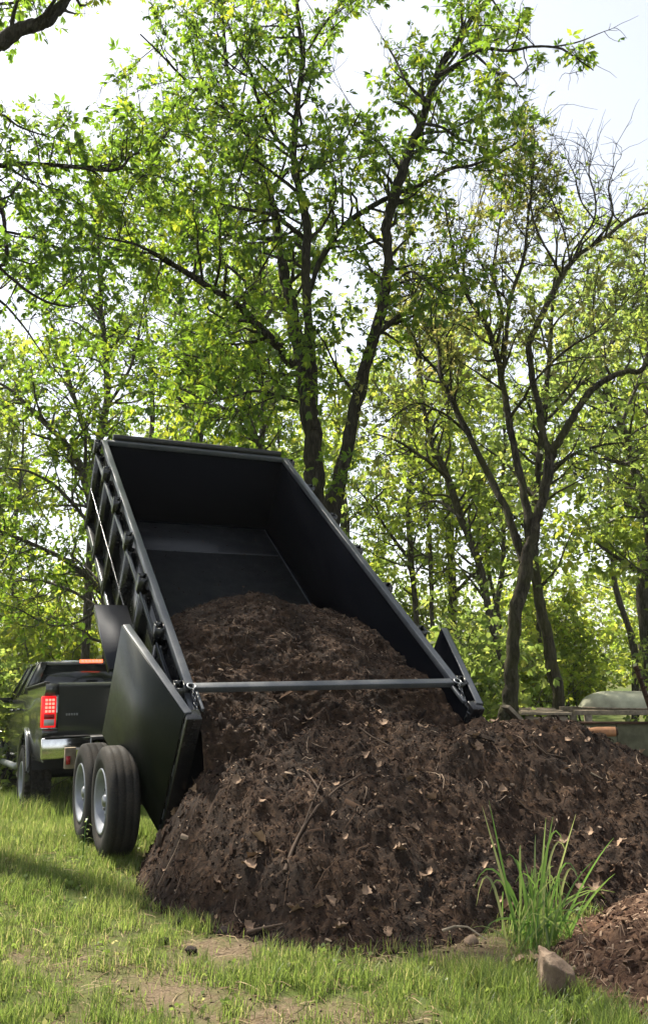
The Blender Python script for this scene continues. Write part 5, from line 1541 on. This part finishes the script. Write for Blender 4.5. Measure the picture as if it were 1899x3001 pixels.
# near tree out of frame at left whose limbs hang into the picture
J = Tree('overhanging_tree', 'near tree at left edge whose thick limb crosses the top left corner', 42)
YJ = 8.6
g0 = np.array([-4.9, YJ, gz(-4.9, YJ)]); J.root = g0
P0 = at(-60 * 1.246, 135 * 1.246, 8.0)
tk = [g0 - [0, 0, .1], g0 + [0.05, 0, 1.6], g0 + [0.2, -.1, 3.6], g0 + [0.45, -.2, 5.2], P0 + [-.35, .2, -.3], P0]
tr, rr = J.limb(tk, [.26, .22, .19, .165, .10, .085], 'trunk', 12)
sp_, q = J.traced([(-60, 135, 22), (0, 95, 20), (60, 66, 18), (110, 50, 15), (150, 8, 12), (178, -50, 11), (190, -100, 9)], 8.0, 'limb', 0.1)
J.sprout(sp_, q, 0.18, (.5, 1.0), 0.05, 6, 0.35, 5)
for ov, y0, y1 in (([(-70, 380, 9), (0, 388, 7), (60, 385, 6), (150, 390, 5), (260, 396, 3.5), (340, 400, 2)], 9.0, 10.2), ([(150, 392, 4), (270, 400, 4.5), (310, 366, 4), (345, 356, 3.5), (380, 330, 2.5), (400, 300, 1.5)], 9.6, 10.5),
                   ([(-60, 460, 6), (0, 490, 6), (14, 560, 6), (15, 618, 6), (0, 628, 5), (60, 680, 4.5), (110, 710, 4), (170, 722, 3)], 8.8, 9.4), ([(-50, 540, 5), (10, 545, 4), (80, 560, 4), (170, 590, 3), (260, 580, 2)], 9.2, 10),
                   ([(-60, 300, 5), (0, 270, 4), (50, 300, 3), (110, 320, 2)], 9.0, 9.6), ([(-60, 20, 5), (0, 10, 4), (60, 0, 3), (120, -20, 2)], 8.8, 9.6), ([(-80, 680, 6), (-10, 700, 4), (50, 760, 3), (100, 830, 2)], 9.2, 10)):
    sp_, q = J.traced(ov, y0, 'limb', 0.1, yend=y1)
    J.sprout(sp_, q, 0.155, (.4, 1.05), 0.05, 6, 0.36, 5)
rngj = np.random.default_rng(77)
for k in range(2):      # the rest of its crown, over the left of the clearing
    a = rngj.uniform(0, 6.28); st_ = g0 + np.array([0.3, -.1, rngj.uniform(4.2, 6.0)])
    en = g0 + np.array([rngj.uniform(-4.6, -2.2), rngj.uniform(2.0, 4.6), rngj.uniform(8.0, 11.5)])
    sp_, q = J.limb([st_, st_ * .55 + en * .45 + rngj.normal(0, .3, 3), en], [.07, .05, .02], 'limb', 8)
    J.sprout(sp_, q, 0.30, (.7, 1.5), 0.35, 6, 0.42, 5)
J.finish(0.104, 5, 0.35, (0.40, 0.22), base=g0); LOG.append(('J', J.count))

# woodland behind: a few kinds of tree, each built once and then copied tree by tree
def proto_tree(seed, Ht, spread, leaf, nl, size, lean, fmin=0.18, thick=1.0):
    t = Tree('woodland_tree', None, seed, 'bark_far', leaf, holes=0)
    rg_ = t.rng
    t.root = np.zeros(3)
    ln = np.array([lean, rg_.normal(0, .05), 0])
    pts = [np.array([0, 0, -.2])] + [np.array([rg_.normal(0, .10), rg_.normal(0, .10), h]) + ln * h for h in np.linspace(Ht * .15, Ht, 7)]
    sp_, q = t.limb(pts, np.array([.19, .16, .14, .12, .095, .07, .045, .02]) * thick, 'trunk', 9)
    for k in range(nl):
        f = fmin + (0.96 - fmin) * (k + rg_.random()) / nl
        i = int(f * (len(sp_) - 1))
        a = k * 2.4 + rg_.normal(0, .5)
        ln_ = spread * (1.15 - 0.65 * f) * rg_.uniform(.7, 1.2)
        d = np.array([math.cos(a), math.sin(a), rg_.uniform(.25, .85)])
        w = wander(sp_[i], unit(d), ln_, 5, rg_, .16, .03)
        l_, r_ = t.limb(w, np.linspace(q[i] * .5, .015, 6), 'limb', 6)
        t.sprout(l_, r_, .30, (.5, 1.4), .2, 7, .5, 6)
    root = t.finish(size, 3, .55, (.5, .25), base=np.zeros(3))
    LOG.append(('proto', t.count))
    return root
def copy_tree(o, parent=None):
    c = o.copy(); COL.objects.link(c); c.parent = parent
    for ch in o.children: copy_tree(ch, c)
    return c
protos = [proto_tree(51, 13.5, 3.2, 'leaf_far', 15, .17, .02), proto_tree(52, 15.5, 3.0, 'leaf_far', 16, .18, -.04), proto_tree(53, 11.5, 3.4, 'leaf_shrub', 15, .17, .05), proto_tree(54, 14.0, 2.6, 'leaf', 14, .17, 0.0), proto_tree(55, 12.0, 1.8, 'leaf_far', 9, .15, .03, .42, .62), proto_tree(56, 11.0, 1.7, 'leaf_shrub', 9, .15, -.05, .38, .55)]
SPOTS = [(-11.5, 22, 0), (-5.2, 26, 3), (-2.4, 25, 0), (0.6, 27, 2), (3.4, 23, 1), (11.2, 26, 0),
         (-15.0, 30, 1), (-7.0, 34, 2), (-3.2, 35, 0), (1.2, 36, 3), (14.5, 38, 2),
         (-16.5, 42, 0), (-8.5, 45, 1), (-1.0, 46, 0), (20, 44, 2), (6.9, 18.5, 2), (4.0, 20.5, 4), (5.7, 22.5, 5), (7.6, 21.6, 4), (9.0, 24.5, 5), (5.0, 24.5, 4), (2.6, 20.2, 5), (-1.0, 22, 5), (-7.4, 21, 4), (-9.6, 24, 5)]
rgs = np.random.default_rng(61)
used = set()
for n_, (x, y, k) in enumerate(SPOTS):
    o = protos[k] if k not in used else copy_tree(protos[k])
    used.add(k)
    o.location = (x, y, gz(x, y))
    o.rotation_euler = (0, 0, rgs.uniform(0, 6.28))
    sc = rgs.uniform(.82, 1.1) * (0.80 if x > 2.5 and y < 30 else 1.0)
    o.scale = (sc, sc, sc * rgs.uniform(.95, 1.1))
    if y < 20: lb, gp = ('leafy tree at the near edge of the wood, beyond the truck' if x < 0 else 'leafy young tree at the wood edge beyond the canoe'), 'trees at the near edge of the wood'
    elif y < 31: lb, gp = 'slender leafy tree in the nearer rows of the wood behind', 'trees in the nearer rows of the wood'
    else: lb, gp = 'distant leafy tree deep in the wood behind', 'trees deep in the wood'
    tag(o, lb, 'tree', gp)
# understorey
def proto_shrub(seed, Ht, W, leaf, n):
    t = Tree('shrub', None, seed, 'bark_far', leaf, holes=0)
    rg_ = t.rng; t.root = np.zeros(3)
    for k in range(n):
        a = rg_.uniform(0, 6.28)
        p = np.array([rg_.normal(0, W * .25), rg_.normal(0, W * .25), -.05])
        w = wander(p, unit(np.array([math.cos(a) * .45, math.sin(a) * .45, 1.0])), Ht * rg_.uniform(.6, 1.1), 5, rg_, .16, .05)
        l_, r_ = t.limb(w, np.linspace(.022, .006, 6), 'stem', 5)
        t.sprout(l_, r_, .20, (.35, .8), .15, 5, .35, 5)
    root = t.finish(.125, 3, .55, (.55, .25), base=np.zeros(3))
    LOG.append(('shrub', t.count))
    return root
shr = [proto_shrub(71, 2.6, 1.6, 'leaf_shrub', 9), proto_shrub(72, 3.4, 1.5, 'leaf_shrub', 9), proto_shrub(73, 2.0, 1.9, 'leaf_far', 9)]
SH = [(-7.4, 15.4, 0), (-6.4, 18.6, 1), (-10.5, 19.5, 0), (-4.2, 19.0, 1), (-8.0, 21.0, 1), (-2.2, 20.0, 0), (-5.4, 14.9, 2), (1.0, 17.5, 1), (2.9, 17.0, 2), (4.4, 19.0, 0), (7.6, 17.8, 2), (8.8, 20.8, 0), (2.4, 22.0, 1), (6.2, 23.0, 0),
      (6.4, 28.0, 1), (11.0, 28, 0), (0.5, 23, 1), (-1.8, 24.5, 1), (-4.8, 24, 1), (-8.4, 26, 1), (-12, 25, 1), (2.0, 14.0, 2), (1.2, 29, 1), (9.5, 32, 1), (13.5, 31, 0), (-5, 30, 1), (-10, 31, 1), (-14, 29, 1)]
used = set()
for (x, y, k) in SH:
    o = shr[k] if k not in used else copy_tree(shr[k])
    used.add(k)
    sc = rgs.uniform(.8, 1.25) * (1.25 if y > 22 else 1.0)
    o.location = (x, y, gz(x, y)); o.rotation_euler = (0, 0, rgs.uniform(0, 6.28)); o.scale = (sc, sc, sc)
    side = ('beyond the truck, near' if y < 22 else 'beyond the truck, farther back') if x < -3 else ('behind the trailer' if x < 1.5 else ('by the wood edge behind the oak' if y < 20 else 'deeper in the wood behind the oak'))
    tag(o, ('low ' if sc < 1.0 else 'tall ' if sc > 1.4 else '') + 'bright green shrub ' + side, 'shrub', 'understorey shrubs ' + side)

ORDN = ['first', 'second', 'third', 'fourth', 'fifth', 'sixth', 'seventh', 'eighth', 'ninth', 'tenth', 'eleventh', 'twelfth', 'thirteenth', 'fourteenth', 'fifteenth', 'sixteenth', 'seventeenth', 'eighteenth', 'nineteenth', 'twentieth']
def order_labels(prefix):
    by = {}
    for o in COL.objects:
        if o.parent is None and o.get('group', '').startswith(prefix): by.setdefault(o['group'], []).append(o)
    for g, os_ in by.items():
        os_.sort(key=lambda o: float(project(np.array([o.location]))[0][0]))
        if len(os_) > 1:
            for i, o in enumerate(os_): o['label'] = o['label'] + (', leftmost one' if i == 0 else ', rightmost one' if i == len(os_) - 1 else ', %s from the left' % ORDN[i])
order_labels('understorey'); order_labels('trees')
# far wall of the wood, one mass
rg = np.random.default_rng(81)
n = 18000
x = rg.uniform(-34, 34, n); y = rg.uniform(50, 60, n)
top = 4.0 + 4 * fbm(x, y * 0, 6.0, 3, 2) + 3 * fbm(x, y, 2.0, 2, 1)
z = -1 + top * rg.random(n) ** 0.9
P = np.stack([x, y, z], -1)
V, Fq = compound(P, unit(rg.normal(size=(n, 3))), rg.uniform(.22, .40, n), rg, 2, .8, .9)
cc = np.clip(rg.normal(.5, .25, n), 0, 1)
fw_ = link('distant_wood', np_mesh('distant_wood', V, Fq, False, np.repeat(cc, 8)), M['leaf_far'])
tag(fw_, 'pale green mass of distant woodland foliage at the back', 'woodland', None, 'stuff')
print('LEAFLETS', sum(c for _, c in LOG), LOG)

# thin sunlit air in the wood
hm = bpy.data.materials.new('haze')
hm.use_nodes = True
hn = hm.node_tree
for n_ in list(hn.nodes):
    if n_.type != 'OUTPUT_MATERIAL': hn.nodes.remove(n_)
pv = hn.nodes.new('ShaderNodeVolumePrincipled')
pv.inputs['Color'].default_value = (0.93, 0.95, 0.97, 1)
pv.inputs['Density'].default_value = 0.00035
pv.inputs['Anisotropy'].default_value = 0.2
out = [n_ for n_ in hn.nodes if n_.type == 'OUTPUT_MATERIAL'][0]
hn.links.new(pv.outputs[0], out.inputs['Volume'])
hz = Acc().box((-330, -110, -3.0), (330, 560, 24.0)).build('haze', hm)
tag(hz, kind='stuff')
